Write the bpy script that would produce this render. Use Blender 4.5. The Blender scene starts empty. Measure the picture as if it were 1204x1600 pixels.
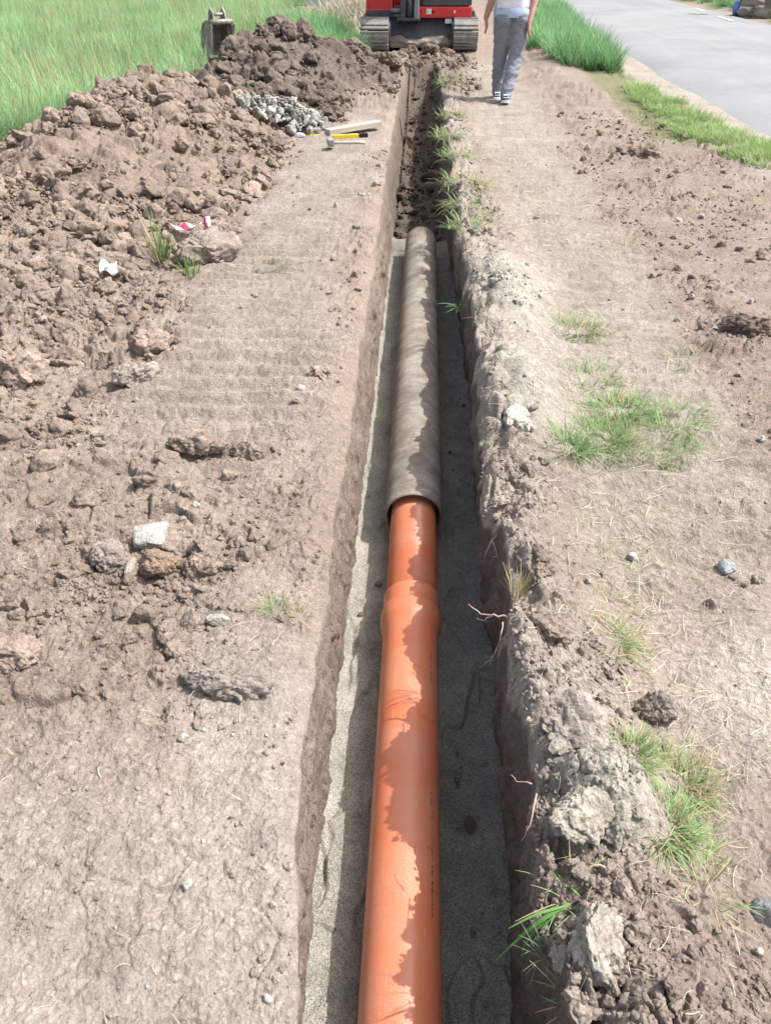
import bpy, bmesh, math, random
import numpy as np
from mathutils import Vector, Matrix, Euler

R = math.radians
random.seed(7); RNG = np.random.default_rng(7)
S = bpy.context.scene
COL = S.collection

# ------------------------------------------------------------------ camera
F = 1200.0; CAM_H = 1.6
TH = math.atan(890 / F); PS = math.atan(68 / F * math.cos(TH))
FWD = Vector((-math.sin(PS) * math.cos(TH), math.cos(PS) * math.cos(TH), -math.sin(TH)))
RIGHT = Vector((math.cos(PS), math.sin(PS), 0)); UP = RIGHT.cross(FWD)
cam = bpy.data.cameras.new('camera'); cam_o = bpy.data.objects.new('camera', cam); COL.objects.link(cam_o)
cam.sensor_fit = 'VERTICAL'; cam.sensor_height = 36; cam.lens = 27.0
cam.clip_start = 0.05; cam.clip_end = 3000
mw = Matrix((RIGHT, UP, -FWD)).transposed().to_4x4(); mw.translation = (0, 0, CAM_H)
cam_o.matrix_world = mw
S.camera = cam_o

# ------------------------------------------------------------------ sky and sun
SUN = Vector((1.0, 0.14, 1.5)).normalized()
el = math.asin(SUN.z); az = math.atan2(SUN.x, SUN.y)
world = bpy.data.worlds.new('World'); S.world = world; world.use_nodes = True
nt = world.node_tree
sky = nt.nodes.new('ShaderNodeTexSky'); sky.sky_type = 'NISHITA'; sky.sun_disc = False
sky.sun_elevation = el; sky.sun_rotation = az; sky.air_density = 0.8; sky.dust_density = 4.0
bg = nt.nodes['Background']; bg.inputs['Strength'].default_value = 0.15
hs = nt.nodes.new('ShaderNodeHueSaturation'); hs.inputs['Saturation'].default_value = 0.48      # hazy, whitish sky
nt.links.new(sky.outputs[0], hs.inputs['Color']); nt.links.new(hs.outputs[0], bg.inputs['Color'])
sl = bpy.data.lights.new('sun', 'SUN'); sl.energy = 3.0; sl.angle = R(0.55); sl.color = (1.0, 0.965, 0.915)
so = bpy.data.objects.new('sun', sl); COL.objects.link(so)
so.rotation_euler = (-SUN).to_track_quat('-Z', 'Y').to_euler(); so.location = (10, 3, 15)
S.view_settings.view_transform = 'Standard'; S.view_settings.look = 'None'
S.view_settings.exposure = 1.17; S.view_settings.gamma = 1.0; S.view_settings.use_curve_mapping = False
S.render.engine = 'CYCLES'; S.cycles.max_bounces = 6

# ------------------------------------------------------------------ helpers
def ray(px, py):
    return FWD + RIGHT * ((px - 602) / F) - UP * ((py - 800) / F)
def on(px, py, z=0.0):                     # where a sight line of the photograph meets height z
    d = ray(px, py); return Vector((0, 0, CAM_H)) + d * ((z - CAM_H) / d.z)
def at(px, py, y):                         # ... and where it meets distance y
    d = ray(px, py); return Vector((0, 0, CAM_H)) + d * (y / d.y)
def lin(r, g, b, k=1.0):
    f = lambda c: ((c / 255) / 12.92 if c <= 10 else (((c / 255) + 0.055) / 1.055) ** 2.4) * k
    return (f(r), f(g), f(b))
K = 0.60                                   # picture value -> surface reflectance
def alb(r, g, b):
    c = np.array(lin(r, g, b, K)); return (c + (c.mean() - c) * .30) * np.array((.965, 1.0, .985))

def _h(ix, iy, s):
    a = (ix.astype(np.int64) * 374761393 + iy.astype(np.int64) * 668265263 + s * 974634247) & 0xFFFFFFFF
    a = ((a ^ (a >> 13)) * 1274126177) & 0xFFFFFFFF
    a = a ^ (a >> 16)
    return (a & 0xFFFFFF) / float(0xFFFFFF)
def vn(x, y, s=0):
    x = np.asarray(x, float); y = np.asarray(y, float)
    ix = np.floor(x); iy = np.floor(y); fx = x - ix; fy = y - iy
    u = fx * fx * fx * (fx * (fx * 6 - 15) + 10); v = fy * fy * fy * (fy * (fy * 6 - 15) + 10)
    a = _h(ix, iy, s); b = _h(ix + 1, iy, s); c = _h(ix, iy + 1, s); d = _h(ix + 1, iy + 1, s)
    return (a + (b - a) * u) * (1 - v) + (c + (d - c) * u) * v
def fbm(x, y, s=0, o=4, g=0.5):            # about -1..1
    r = 0; a = 1; t = 0
    for i in range(o):
        r = r + a * (vn(x, y, s + i * 17) * 2 - 1); t += a; a *= g
        x, y = 1.93 * x + 0.53 * y + 3.1, 1.93 * y - 0.53 * x + 7.7
    return r / t
def worley(x, y, s=0):
    ix = np.floor(x); iy = np.floor(y)
    f1 = np.full(np.shape(x), 9.0); f2 = f1.copy(); idv = np.zeros(np.shape(x))
    for dx in (-1, 0, 1):
        for dy in (-1, 0, 1):
            cx = ix + dx; cy = iy + dy
            d = np.hypot(cx + _h(cx, cy, s) - x, cy + _h(cx, cy, s + 5) - y)
            n = d < f1
            f2 = np.where(n, f1, np.minimum(f2, d)); idv = np.where(n, _h(cx, cy, s + 9), idv); f1 = np.where(n, d, f1)
    return f1, f2, idv
def lumps(x, y, size, s=0, fill=0.75):     # broken clods: tilted, flat-topped, crisp-edged lumps, 0..1
    x = x / size + 0.35 * fbm(x / size * 1.3, y / size * 1.3, s + 31, 2); y = y / size + 0.35 * fbm(x * 1.3 + 9, y / size * 1.3, s + 47, 2)
    ix = np.floor(x); iy = np.floor(y); out = np.zeros(np.shape(x))
    for dx in (-1, 0, 1):
        for dy in (-1, 0, 1):
            cx = ix + dx; cy = iy + dy
            px = cx + 0.15 + 0.7 * _h(cx, cy, s); py = cy + 0.15 + 0.7 * _h(cx, cy, s + 5)
            r = 0.25 + 0.5 * _h(cx, cy, s + 9); hh = _h(cx, cy, s + 11)
            a = 6.283 * _h(cx, cy, s + 13); ex = 0.6 + 0.7 * _h(cx, cy, s + 19)
            ux = x - px; uy = y - py
            qx = (ux * np.cos(a) + uy * np.sin(a)) / ex; qy = (-ux * np.sin(a) + uy * np.cos(a)) * ex
            d = np.maximum(np.abs(qx) * 0.9 + np.abs(qy) * 0.35, np.hypot(qx, qy) * 0.95) / r
            b = np.clip(1.0 - d ** 3, 0, 1) ** 0.6 * (0.35 + 0.65 * hh) * (1 + 0.6 * qx) * r / 0.5
            out = np.maximum(out, np.where(hh < fill, b, 0))
    return out
def blocks(x, y, size, s=0, crack=.13, fill=1.0):   # fractured earth: tilted angular fragments with cracks between, 0..1
    u = x / size; v = y / size
    u, v = u + .28 * fbm(u * 1.6, v * 1.6, s + 31, 2), v + .28 * fbm(u * 1.6 + 9, v * 1.6, s + 47, 2)
    ix = np.floor(u); iy = np.floor(v); f1 = np.full(np.shape(u), 9.0); f2 = f1.copy(); h = np.zeros(np.shape(u))
    for dx in (-1, 0, 1):
        for dy in (-1, 0, 1):
            cx = ix + dx; cy = iy + dy; ux = cx + _h(cx, cy, s) - u; uy = cy + _h(cx, cy, s + 5) - v
            e = .6 + .8 * _h(cx, cy, s + 7); d = np.maximum(np.hypot(ux * e, uy / e), (np.abs(ux) + np.abs(uy)) * .78); n = d < f1
            a = _h(cx, cy, s + 9); b = _h(cx, cy, s + 11)
            hv = np.where(a < fill, .25 + .75 * b, .12) + (a - .5) * 1.5 * ux + (b - .5) * 1.5 * uy
            f2 = np.where(n, f1, np.minimum(f2, d)); h = np.where(n, hv, h); f1 = np.where(n, d, f1)
    return np.clip(h, 0, 1.4) * ss(0, crack, f2 - f1) * (1 - .35 * np.clip(f1, 0, 1) ** 2)
def ss(a, b, x):
    t = np.clip((np.asarray(x, float) - a) / (b - a), 0, 1); return t * t * (3 - 2 * t)
def band(a, b, x, w): return ss(a - w, a + w, x) * (1 - ss(b - w, b + w, x))
def ell(x, y, cx, cy, rx, ry): return np.exp(-(((x - cx) / rx) ** 2 + ((y - cy) / ry) ** 2))

# ---- mesh helpers
def link(o, parent=None):
    COL.objects.link(o)
    if parent is not None: o.parent = parent
    return o
def mesh_np(name, V, faces, mat=None, col=None, smooth=True, parent=None):
    me = bpy.data.meshes.new(name); V = np.asarray(V, np.float32); faces = np.asarray(faces, np.int32)
    n = faces.shape[1]; me.vertices.add(len(V)); me.vertices.foreach_set('co', V.ravel())
    me.loops.add(faces.size); me.loops.foreach_set('vertex_index', faces.ravel())
    me.polygons.add(len(faces)); me.polygons.foreach_set('loop_start', np.arange(0, faces.size, n, dtype=np.int32))
    me.polygons.foreach_set('loop_total', np.full(len(faces), n, np.int32))
    me.polygons.foreach_set('use_smooth', np.full(len(faces), smooth, bool))
    me.update(calc_edges=True); me.validate()
    if col is not None:
        c = np.ones((len(V), 4), np.float32); c[:, :3] = col
        me.attributes.new('Col', 'FLOAT_COLOR', 'POINT').data.foreach_set('color', c.ravel())
    if mat: me.materials.append(mat)
    return link(bpy.data.objects.new(name, me), parent)
def grid_faces(nr, nc):
    i = np.arange(nr - 1)[:, None] * nc + np.arange(nc - 1)[None, :]
    return np.stack([i, i + 1, i + nc + 1, i + nc], -1).reshape(-1, 4)
def from_bm(name, bm, mat=None, parent=None, smooth=False, mats=None):
    me = bpy.data.meshes.new(name); bmesh.ops.recalc_face_normals(bm, faces=bm.faces); bm.to_mesh(me); bm.free()
    for p in me.polygons: p.use_smooth = smooth
    if mat: me.materials.append(mat)
    return link(bpy.data.objects.new(name, me), parent)
def tag(o, label=None, cat=None, group=None, kind=None):
    if label: o['label'] = label
    if cat: o['category'] = cat
    if group: o['group'] = group
    if kind: o['kind'] = kind
    return o
def empty(name, loc, rz=0, **k):
    o = bpy.data.objects.new(name, None); o.location = loc; o.rotation_euler = (0, 0, rz); link(o)
    return tag(o, **k)
def box(bm, c, s, rot=None, bev=0.0):
    b = bmesh.new(); bmesh.ops.create_cube(b, size=1)
    bmesh.ops.scale(b, vec=s, verts=b.verts)
    if bev: bmesh.ops.bevel(b, geom=b.edges[:], offset=bev, segments=2, profile=0.6, affect='EDGES')
    m = Matrix.Translation(c) @ (Euler(rot).to_matrix().to_4x4() if rot else Matrix())
    b.transform(m); t = bpy.data.meshes.new('t'); b.to_mesh(t); b.free(); bm.from_mesh(t); bpy.data.meshes.remove(t)
def boxo(name, c, s, mat, parent, rot=None, bev=0.01, smooth=False):
    bm = bmesh.new(); box(bm, c, s, rot, bev); return from_bm(name, bm, mat, parent, smooth)
def tube(bm, pts, rad, n=8, flat=None):
    pts = [Vector(p) for p in pts]; rings = []
    if not hasattr(rad, '__len__'): rad = [rad] * len(pts)
    ref = None
    for i, p in enumerate(pts):
        t = (pts[min(i + 1, len(pts) - 1)] - pts[max(i - 1, 0)]).normalized()
        if ref is None: ref = t.orthogonal().normalized()
        ref = (ref - t * ref.dot(t)).normalized(); q = t.cross(ref)
        rings.append([bm.verts.new(p + (ref * math.cos(6.28318 * k / n) + q * math.sin(6.28318 * k / n)) * rad[i]) for k in range(n)])
    for a, b in zip(rings, rings[1:]):
        for k in range(n): bm.faces.new((a[k], a[(k + 1) % n], b[(k + 1) % n], b[k]))
    bm.faces.new(rings[0][::-1]); bm.faces.new(rings[-1])
def lathe_y(bm, prof, n=64, c=(0, 0), closed=False):   # prof: (y, r) about an axis along y
    rings = [[bm.verts.new((c[0] + r * math.cos(6.2831853 * k / n), y, c[1] + r * math.sin(6.2831853 * k / n))) for k in range(n)] for y, r in prof]
    pr = list(zip(rings, rings[1:]))
    if closed: pr.append((rings[-1], rings[0]))
    for a, b in pr:
        for k in range(n): bm.faces.new((a[k], b[k], b[(k + 1) % n], a[(k + 1) % n]))
def prism(bm, poly, x0, x1):                           # polygon in (y, z) extruded along x
    a = [bm.verts.new((x0, y, z)) for y, z in poly]; b = [bm.verts.new((x1, y, z)) for y, z in poly]
    bm.faces.new(a); bm.faces.new(b[::-1]); n = len(poly)
    for i in range(n): bm.faces.new((a[i], a[(i + 1) % n], b[(i + 1) % n], b[i]))

# ------------------------------------------------------------------ materials
class NT:
    def __init__(s, name):
        s.m = bpy.data.materials.new(name); s.m.use_nodes = True; s.t = s.m.node_tree
        s.b = s.t.nodes['Principled BSDF']; s.b.inputs['Specular IOR Level'].default_value = 0.2
    def n(s, typ, **k):
        o = s.t.nodes.new('ShaderNode' + typ)
        for a, v in k.items(): setattr(o, a, v)
        return o
    def l(s, a, b): s.t.links.new(a, b)
    def coord(s): return s.n('NewGeometry').outputs['Position']
    def noise(s, scale, det=5, rough=0.6, vec=None):
        o = s.n('TexNoise'); o.inputs['Scale'].default_value = scale; o.inputs['Detail'].default_value = det; o.inputs['Roughness'].default_value = rough
        if vec is not None: s.l(vec, o.inputs['Vector'])
        return o.outputs['Fac']
    def ramp(s, fac, stops):
        o = s.n('ValToRGB'); e = o.color_ramp.elements
        while len(e) < len(stops): e.new(0.5)
        for x, (p, c) in zip(e, stops): x.position = p; x.color = (*c, 1) if hasattr(c, '__len__') else (c, c, c, 1)
        s.l(fac, o.inputs[0]); return o.outputs[0]
    def mix(s, fac, a, b, blend='MIX'):
        o = s.n('Mix', data_type='RGBA', blend_type=blend)
        for k, v in ((0, fac), (6, a), (7, b)):
            if hasattr(v, 'is_output'): s.l(v, o.inputs[k])
            else: o.inputs[k].default_value = (*v, 1) if hasattr(v, '__len__') else v
        return o.outputs[2]
    def bump(s, h, dist, strength=1.0, prev=None):
        o = s.n('Bump'); o.inputs['Distance'].default_value = dist; o.inputs['Strength'].default_value = strength
        s.l(h, o.inputs['Height'])
        if prev is not None: s.l(prev, o.inputs['Normal'])
        return o.outputs[0]
    def done(s, col=None, rough=0.9, normal=None, metal=0.0):
        if col is not None:
            if hasattr(col, 'is_output'): s.l(col, s.b.inputs['Base Color'])
            else: s.b.inputs['Base Color'].default_value = (*col, 1)
        if hasattr(rough, 'is_output'): s.l(rough, s.b.inputs['Roughness'])
        else: s.b.inputs['Roughness'].default_value = rough
        s.b.inputs['Metallic'].default_value = metal
        if normal is not None: s.l(normal, s.b.inputs['Normal'])
        return s.m

def soil_mat(name, grain=1.0, inst=False):
    t = NT(name); p = t.coord()
    a = t.n('Attribute', attribute_name='icol', attribute_type='INSTANCER').outputs['Color'] if inst else t.n('Attribute', attribute_name='Col').outputs['Color']
    c = t.mix(1.0, a, t.ramp(t.noise(3.2, 6, 0.65, p), [(0.3, (0.80, 0.78, 0.77)), (0.7, (1.16, 1.15, 1.13))]), 'MULTIPLY')
    c = t.mix(1.0, c, t.ramp(t.noise(38, 5, 0.7, p), [(0.28, (0.74, 0.72, 0.70)), (0.72, (1.22, 1.22, 1.22))]), 'MULTIPLY')
    c = t.mix(1.0, c, t.ramp(t.noise(150, 4, 0.75, p), [(0.30, (0.84, 0.83, 0.82)), (0.5, (1, 1, 1)), (0.72, (1.13, 1.13, 1.13))]), 'MULTIPLY')
    v = t.n('TexVoronoi'); v.inputs['Scale'].default_value = 130; t.l(p, v.inputs['Vector'])
    sp = t.n('SeparateColor'); t.l(v.outputs['Color'], sp.inputs[0])
    c = t.mix(1.0, c, t.ramp(sp.outputs[0], [(0.0, (0.90, 0.89, 0.88)), (0.85, (1.04, 1.04, 1.04)), (0.985, (1.2, 1.19, 1.18))]), 'MULTIPLY')
    b = t.bump(t.noise(260, 4, 0.7, p), 0.004 * grain, 0.8)
    b = t.bump(t.noise(70, 6, 0.65, p), 0.012 * grain, 0.75, b)
    b = t.bump(t.noise(22, 5, 0.6, p), 0.02 * grain, 0.35, b)
    b = t.bump(v.outputs['Distance'], 0.004 * grain, 0.6, b)
    return t.done(c, 0.97, b)
M = {}
M['soil'] = soil_mat('soil'); M['clod'] = soil_mat('clod_soil', 1.0, True)
def plain(name, col, rough=0.6, var=0.12, scale=30, metal=0.0, bump=0.0):
    t = NT(name); p = t.n('TexCoord').outputs['Object']
    f = t.noise(scale, 5, 0.65, p)
    c = t.mix(1.0, tuple(col), t.ramp(f, [(0.3, 1 - var), (0.7, 1 + var)]), 'MULTIPLY')
    return t.done(c, rough, t.bump(f, bump, 0.6) if bump else None, metal)
def sand_mat():
    t = NT('sand'); p = t.coord()
    g = t.n('TexVoronoi'); g.inputs['Scale'].default_value = 340; t.l(p, g.inputs['Vector'])
    sp = t.n('SeparateColor'); t.l(g.outputs['Color'], sp.inputs[0])
    a = t.n('Attribute', attribute_name='Col').outputs['Color']
    c = t.mix(1.0, a, t.ramp(sp.outputs[0], [(0.0, (0.58, 0.58, 0.58)), (0.5, (1, 1, 1)), (1.0, (1.45, 1.43, 1.41))]), 'MULTIPLY')
    c = t.mix(1.0, c, t.ramp(t.noise(9, 6, 0.65, p), [(0.3, (0.75, 0.75, 0.76)), (0.7, (1.16, 1.16, 1.14))]), 'MULTIPLY')
    b = t.bump(g.outputs['Distance'], 0.004, 0.9); b = t.bump(t.noise(60, 5, 0.7, p), 0.008, 0.7, b)
    return t.done(c, 0.95, b)
M['sand'] = sand_mat()
def leaf_mat(name, transl=0.35):
    t = NT(name); a = t.n('Attribute', attribute_name='Col').outputs['Color']
    a = t.mix(1.0, a, t.ramp(t.noise(.7, 4, .6, t.coord()), [(.3, (.78, .80, .74)), (.5, (1, 1, 1)), (.7, (1.14, 1.12, 1.10))]), 'MULTIPLY')
    t.l(a, t.b.inputs['Base Color']); t.b.inputs['Roughness'].default_value = 0.55
    tr = t.n('BsdfTranslucent'); t.l(a, tr.inputs['Color'])
    mx = t.n('MixShader'); mx.inputs[0].default_value = transl
    t.l(t.b.outputs[0], mx.inputs[1]); t.l(tr.outputs[0], mx.inputs[2])
    t.l(mx.outputs[0], t.t.nodes['Material Output'].inputs['Surface']); return t.m
M['leaf'] = leaf_mat('grass_leaf'); M['straw'] = leaf_mat('dry_straw', 0.2)
def pipe_mat():
    t = NT('orange_pvc'); p = t.coord()
    s = t.n('SeparateXYZ'); t.l(p, s.inputs[0])
    base = t.mix(t.noise(2.5, 3, 0.5, p), (0.50, 0.135, 0.058), (0.55, 0.165, 0.078))
    # sand dust clinging in patches
    d1 = t.ramp(t.noise(3.4, 4, 0.6, p), [(0.44, 0.0), (0.70, 0.75)])
    d2 = t.ramp(t.noise(300, 3, 0.7, p), [(0.50, 0.0), (0.60, 1.0)])
    mm = t.n('Math', operation='MULTIPLY'); t.l(d1, mm.inputs[0]); t.l(d2, mm.inputs[1])
    film = t.mix(t.ramp(t.noise(5, 4, 0.6, p), [(0.38, 0.0), (0.75, 0.32)]), base, (0.52, 0.31, 0.22))
    c = t.mix(mm.outputs[0], film, (0.42, 0.34, 0.28))
    sc_ = t.n('Mapping'); sc_.inputs['Scale'].default_value = (60, 3, 60); t.l(p, sc_.inputs[0])
    c = t.mix(t.ramp(t.noise(2.0, 3, .6, sc_.outputs[0]), [(.66, 0.0), (.72, .25)]), c, (.60, .36, .27))
    r = t.ramp(t.noise(6, 4, 0.6, p), [(0.35, 0.26), (0.7, 0.48)])
    t.b.inputs['Specular IOR Level'].default_value = 0.5
    return t.done(c, r, t.bump(mm.outputs[0], 0.0008, 0.5))
M['pipe'] = pipe_mat()
def sleeve_mat():
    t = NT('weathered_cement'); p = t.coord()
    f = t.noise(9, 8, 0.7, p)
    c = t.ramp(f, [(0.30, alb(134, 114, 101)), (0.48, alb(164, 145, 131)), (0.68, alb(200, 184, 170))])
    c = t.mix(t.ramp(t.noise(2.2, 4, .6, p), [(.4, 0.0), (.7, .5)]), c, alb(150, 130, 116))
    c = t.mix(1.0, c, t.ramp(t.noise(110, 5, 0.75, p), [(0.3, 0.74), (0.7, 1.2)]), 'MULTIPLY')
    mp = t.n('Mapping'); mp.inputs['Scale'].default_value = (14, 60, 14); mp.inputs['Rotation'].default_value = (0, 0, R(28)); t.l(p, mp.inputs[0])
    c = t.mix(t.ramp(t.noise(1.0, 4, .6, mp.outputs[0]), [(.56, 0.0), (.7, .35)]), c, alb(214, 200, 186))
    b = t.bump(t.noise(160, 5, 0.7, p), 0.0015, 0.7)
    return t.done(c, 0.95, b)
M['sleeve'] = sleeve_mat()
def asphalt():
    t = NT('pale_worn_asphalt'); p = t.coord()
    c = t.ramp(t.noise(0.5, 6, 0.6, p), [(0.3, (0.175, 0.181, 0.187)), (0.7, (0.225, 0.231, 0.236))])
    c = t.mix(1.0, c, t.ramp(t.noise(60, 4, 0.7, p), [(0.3, 0.85), (0.7, 1.12)]), 'MULTIPLY')
    sx = t.n('Mapping'); sx.inputs['Scale'].default_value = (1.6, 0.06, 1); t.l(p, sx.inputs[0])
    c = t.mix(t.ramp(t.noise(1.2, 4, 0.6, sx.outputs[0]), [(0.45, 0.0), (0.75, 0.35)]), c, alb(186, 180, 172))
    c = t.mix(t.ramp(t.noise(.9, 5, .6, p), [(.50, 0.0), (.68, .4)]), c, (.145, .15, .158))
    return t.done(c, 0.9, t.bump(t.noise(180, 3, 0.7, p), 0.004, 0.5))
M['asphalt'] = asphalt()
M['paint'] = plain('worn_white_paint', (0.62, 0.62, 0.6), 0.7, 0.2, 8)
M['red'] = plain('red_paint', (0.55, 0.028, 0.03), 0.38, 0.12, 3); M['red'].node_tree.nodes['Principled BSDF'].inputs['Specular IOR Level'].default_value = 0.5
M['dark'] = plain('dark_grey_steel', (0.06, 0.065, 0.075), 0.5, 0.3, 9, 0.0, 0.004)
M['grey'] = plain('grey_cast_steel', (0.2, 0.21, 0.22), 0.5, 0.25, 12)
M['rubber'] = plain('dusty_rubber', (0.24, 0.235, 0.22), 0.9, 0.32, 9, 0.0, 0.01)
def track_rubber():
    t = NT('muddy_track_rubber'); p = t.coord()
    c = t.ramp(t.noise(14, 6, .65, p), [(.35, (.15, .15, .145)), (.65, (.27, .265, .25))])
    c = t.mix(t.ramp(t.noise(6, 6, .7, p), [(.48, 0.0), (.62, .85)]), c, alb(176, 158, 142))
    return t.done(c, .92, t.bump(t.noise(40, 5, .7, p), .01, .7))
M['rubber'] = track_rubber()
M['black'] = plain('black_gap', (0.02, 0.02, 0.022), 0.8)
M['glass'] = plain('dark_glass', (0.03, 0.04, 0.045), 0.08); M['glass'].node_tree.nodes['Principled BSDF'].inputs['Specular IOR Level'].default_value = 0.6
M['sticker'] = plain('white_sticker', (0.7, 0.69, 0.66), 0.5)
M['orange_light'] = plain('pale_lamp_lens', (0.75, 0.55, 0.35), 0.3)
def rust():
    t = NT('rusty_bare_steel'); p = t.coord()
    c = t.ramp(t.noise(7, 7, 0.65, p), [(0.32, alb(130, 110, 98)), (0.5, alb(176, 164, 156)), (0.7, alb(208, 198, 190))])
    return t.done(c, 0.6, t.bump(t.noise(40, 4, 0.6, p), 0.004, 0.5), 0.25)
M['rust'] = rust()
def wood(name, a, b):
    t = NT(name); p = t.n('TexCoord').outputs['Object']
    mp = t.n('Mapping'); mp.inputs['Scale'].default_value = (2, 40, 40); t.l(p, mp.inputs[0])
    return t.done(t.ramp(t.noise(1.5, 6, 0.6, mp.outputs[0]), [(0.3, a), (0.7, b)]), 0.8)
M['wood'] = wood('weathered_board', alb(196, 172, 150), alb(228, 208, 188))
M['handle'] = wood('pale_handle', alb(190, 176, 156), alb(222, 210, 192))
M['yellow'] = plain('yellow_plastic', (0.62, 0.46, 0.03), 0.45)
M['white_plastic'] = plain('white_plastic', (0.72, 0.72, 0.72), 0.5, 0.1)
M['blue_plastic'] = plain('blue_plastic', (0.12, 0.2, 0.45), 0.5, 0.2)
M['ink'] = plain('faded_dark_print', (0.085, 0.035, 0.03), 0.7)
M['skin'] = plain('skin', (0.46, 0.25, 0.20), 0.5, 0.1, 14)
M['hair'] = plain('dark_hair', (0.03, 0.022, 0.018), 0.7, 0.4, 60)
M['trousers'] = plain('grey_jersey', (0.20, 0.212, 0.245), 0.8, 0.12, 25)
M['shirt'] = plain('white_cotton', (0.68, 0.69, 0.72), 0.85, 0.05, 20)
M['hem'] = plain('pale_blue_cotton', (0.36, 0.43, 0.56), 0.85, 0.08, 20)
M['shoe'] = plain('navy_knit', (0.07, 0.10, 0.17), 0.8, 0.3, 50)
M['sole'] = plain('white_rubber', (0.7, 0.7, 0.7), 0.7, 0.08)
M['root'] = plain('pale_root', (0.40, 0.29, 0.235), 0.8, 0.25, 60)
M['concrete'] = plain('pale_block_grey', (0.42, 0.43, 0.45), 0.9, 0.12, 6, 0, 0.006)  # plain pale grey, used only for the added far block
def tape_mat():
    t = NT('red_white_tape'); p = t.n('TexCoord').outputs['Object']
    s = t.n('SeparateXYZ'); t.l(p, s.inputs[0])
    k = t.n('Math', operation='ADD'); t.l(s.outputs[0], k.inputs[0]); t.l(s.outputs[1], k.inputs[1])
    w = t.n('Math', operation='WRAP'); w.inputs[1].default_value = 0.1; w.inputs[2].default_value = 0; t.l(k.outputs[0], w.inputs[0])
    g = t.n('Math', operation='GREATER_THAN'); g.inputs[1].default_value = 0.05; t.l(w.outputs[0], g.inputs[0])
    return t.done(t.mix(g.outputs[0], (0.72, 0.70, 0.70), (0.55, 0.05, 0.11)), 0.35)
M['tape'] = tape_mat()

# ------------------------------------------------------------------ ground: heights and colours of the place
YL = [-3, .577, .70, .944, 1.53, 2.57, 4.9, 7.6, 12.3, 14]; XL = [-.18, -.19, -.206, -.25, -.262, -.276, -.295, -.33, -.35, -.3]
YR = [-3, .58, 1.5, 2.5, 3.4, 4.7, 7.3, 10.9, 12.6, 14]; XR = [.29, .285, .270, .262, .275, .27, .25, .22, .2, .16]
YFR = [-3, .78, 1.1, 2.1, 4.2, 6.9, 9, 14]; XFR = [.28, .288, .300, .322, .318, .245, .24, .2]
def edge_l(y): return np.interp(y, YL, XL) + (0.016 * fbm(y * 3.1, y * 0 + 2.2, 3, 4) + .018 * np.clip(fbm(y * 5.5, y * 0 + 8.2, 7, 3), -1, 0)) * ss(.6, 1.2, y)
def edge_r(y): return np.interp(y, YR, XR) + 0.045 * fbm(y * 3.6, y * 0 + 5.2, 11, 3) + 0.024 * fbm(y * 14, y * 0 + 1.2, 15, 3)
def floor_z(y): return np.interp(y, [-3, 7.0, 9, 11.5, 12.6, 13.4, 14.2], [-.575, -.575, -.60, -.58, -.42, -.14, .0])

def masks(x, y):
    wx = x + 0.16 * fbm(x * 1.7, y * 1.7, 71, 3); wy = y + 0.25 * fbm(x * 1.3, y * 1.3, 77, 3)
    m = {}
    left = x < 0
    m['road'] = band(3.5, 8.5, x, 0.15) * 1.0
    m['path_l'] = band(-1.28, -.42, wx, .14) * ss(2.1, 3.1, wy) * (1 - ss(9.0, 10.5, wy)) * left
    m['pale_l'] = np.maximum((1 - ss(.95, 1.4, wy)) * left, band(-.55, -.2, wx, .08) * (1 - ss(1.2, 2.0, wy)) * left)
    m['clod_l'] = np.clip(ss(1.0, 1.5, wy) * ss(.30, .62, -wx), 0, 1) * (1 - .93 * m['path_l']) * left * (1 - ss(17, 20, y))
    m['lip_l'] = (1 - ss(.03, .2, np.interp(y, YL, XL) - wx)) * left * ss(1.3, 2.2, wy) * (1 - ss(9, 11, y))
    m['berm'] = (1 - ss(.10, .34, wx - np.interp(y, YR, XR))) * (1 - left) * (1 - ss(11, 13, y))
    m['path_r'] = band(.58, 1.38, wx, .14) * ss(1.6, 2.4, wy) * (1 - ss(14, 16, y))
    m['soil_r'] = ss(1.3, 1.6, wx) * (1 - ss(2.9, 3.3, wx)) * (1 - ss(15, 18, y))
    m['pale_r'] = ell(wx, wy, 1.05, 1.42, .42, .35)
    m['crumb_r'] = band(.32, .72, wx, .08) * (1 - ss(.82, 1.0, wy)) * (1 - left)
    m['hump'] = np.maximum(np.maximum(ell(x, y, .50, 4.15, .2, .75), ell(x, y, .46, 3.05, .19, .42)), 0.8 * ell(x, y, .46, 1.02, .12, .12)) * (1 - left)
    m['loose'] = np.maximum(band(-1.5, .75, wx, .2) * ss(10.6, 12.2, wy), band(-1.9, -.95, wx, .15) * ss(8.6, 9.6, wy)) * (1 - ss(15.6, 16.6, y))
    m['field'] = np.clip(np.maximum(ss(3.5, 4.1, -wx) * ss(3.8, 4.6, y), ss(15.5, 17.5, wy) * ss(.6, 1.2, -wx)), 0, 1)
    return m
def heap_b(x, y):                            # long brown spoil heap on the left
    xc = np.interp(y, [2.5, 4, 6, 8, 9, 10], [-3.6, -3.35, -3.02, -2.86, -2.62, -2.3]) + 0.08 * fbm(y * 1.1, y * 0, 91, 3)
    h = np.interp(y, [2.2, 3.4, 5, 6, 7, 7.7, 8.7, 9.3, 10.2], [0, .05, .19, .27, .43, .56, .56, .40, -.05])
    d = x - xc; w = np.where(d > 0, np.interp(y, [3, 6, 8, 10], [1.7, 1.75, 1.65, 1.0]), 0.95)
    t = np.clip(np.abs(d) / w, 0, 1.4)
    return h * (1 - t ** 1.25) - 0.05 * ss(.9, 1.2, t) * (t > .9) * 1.0
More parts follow.
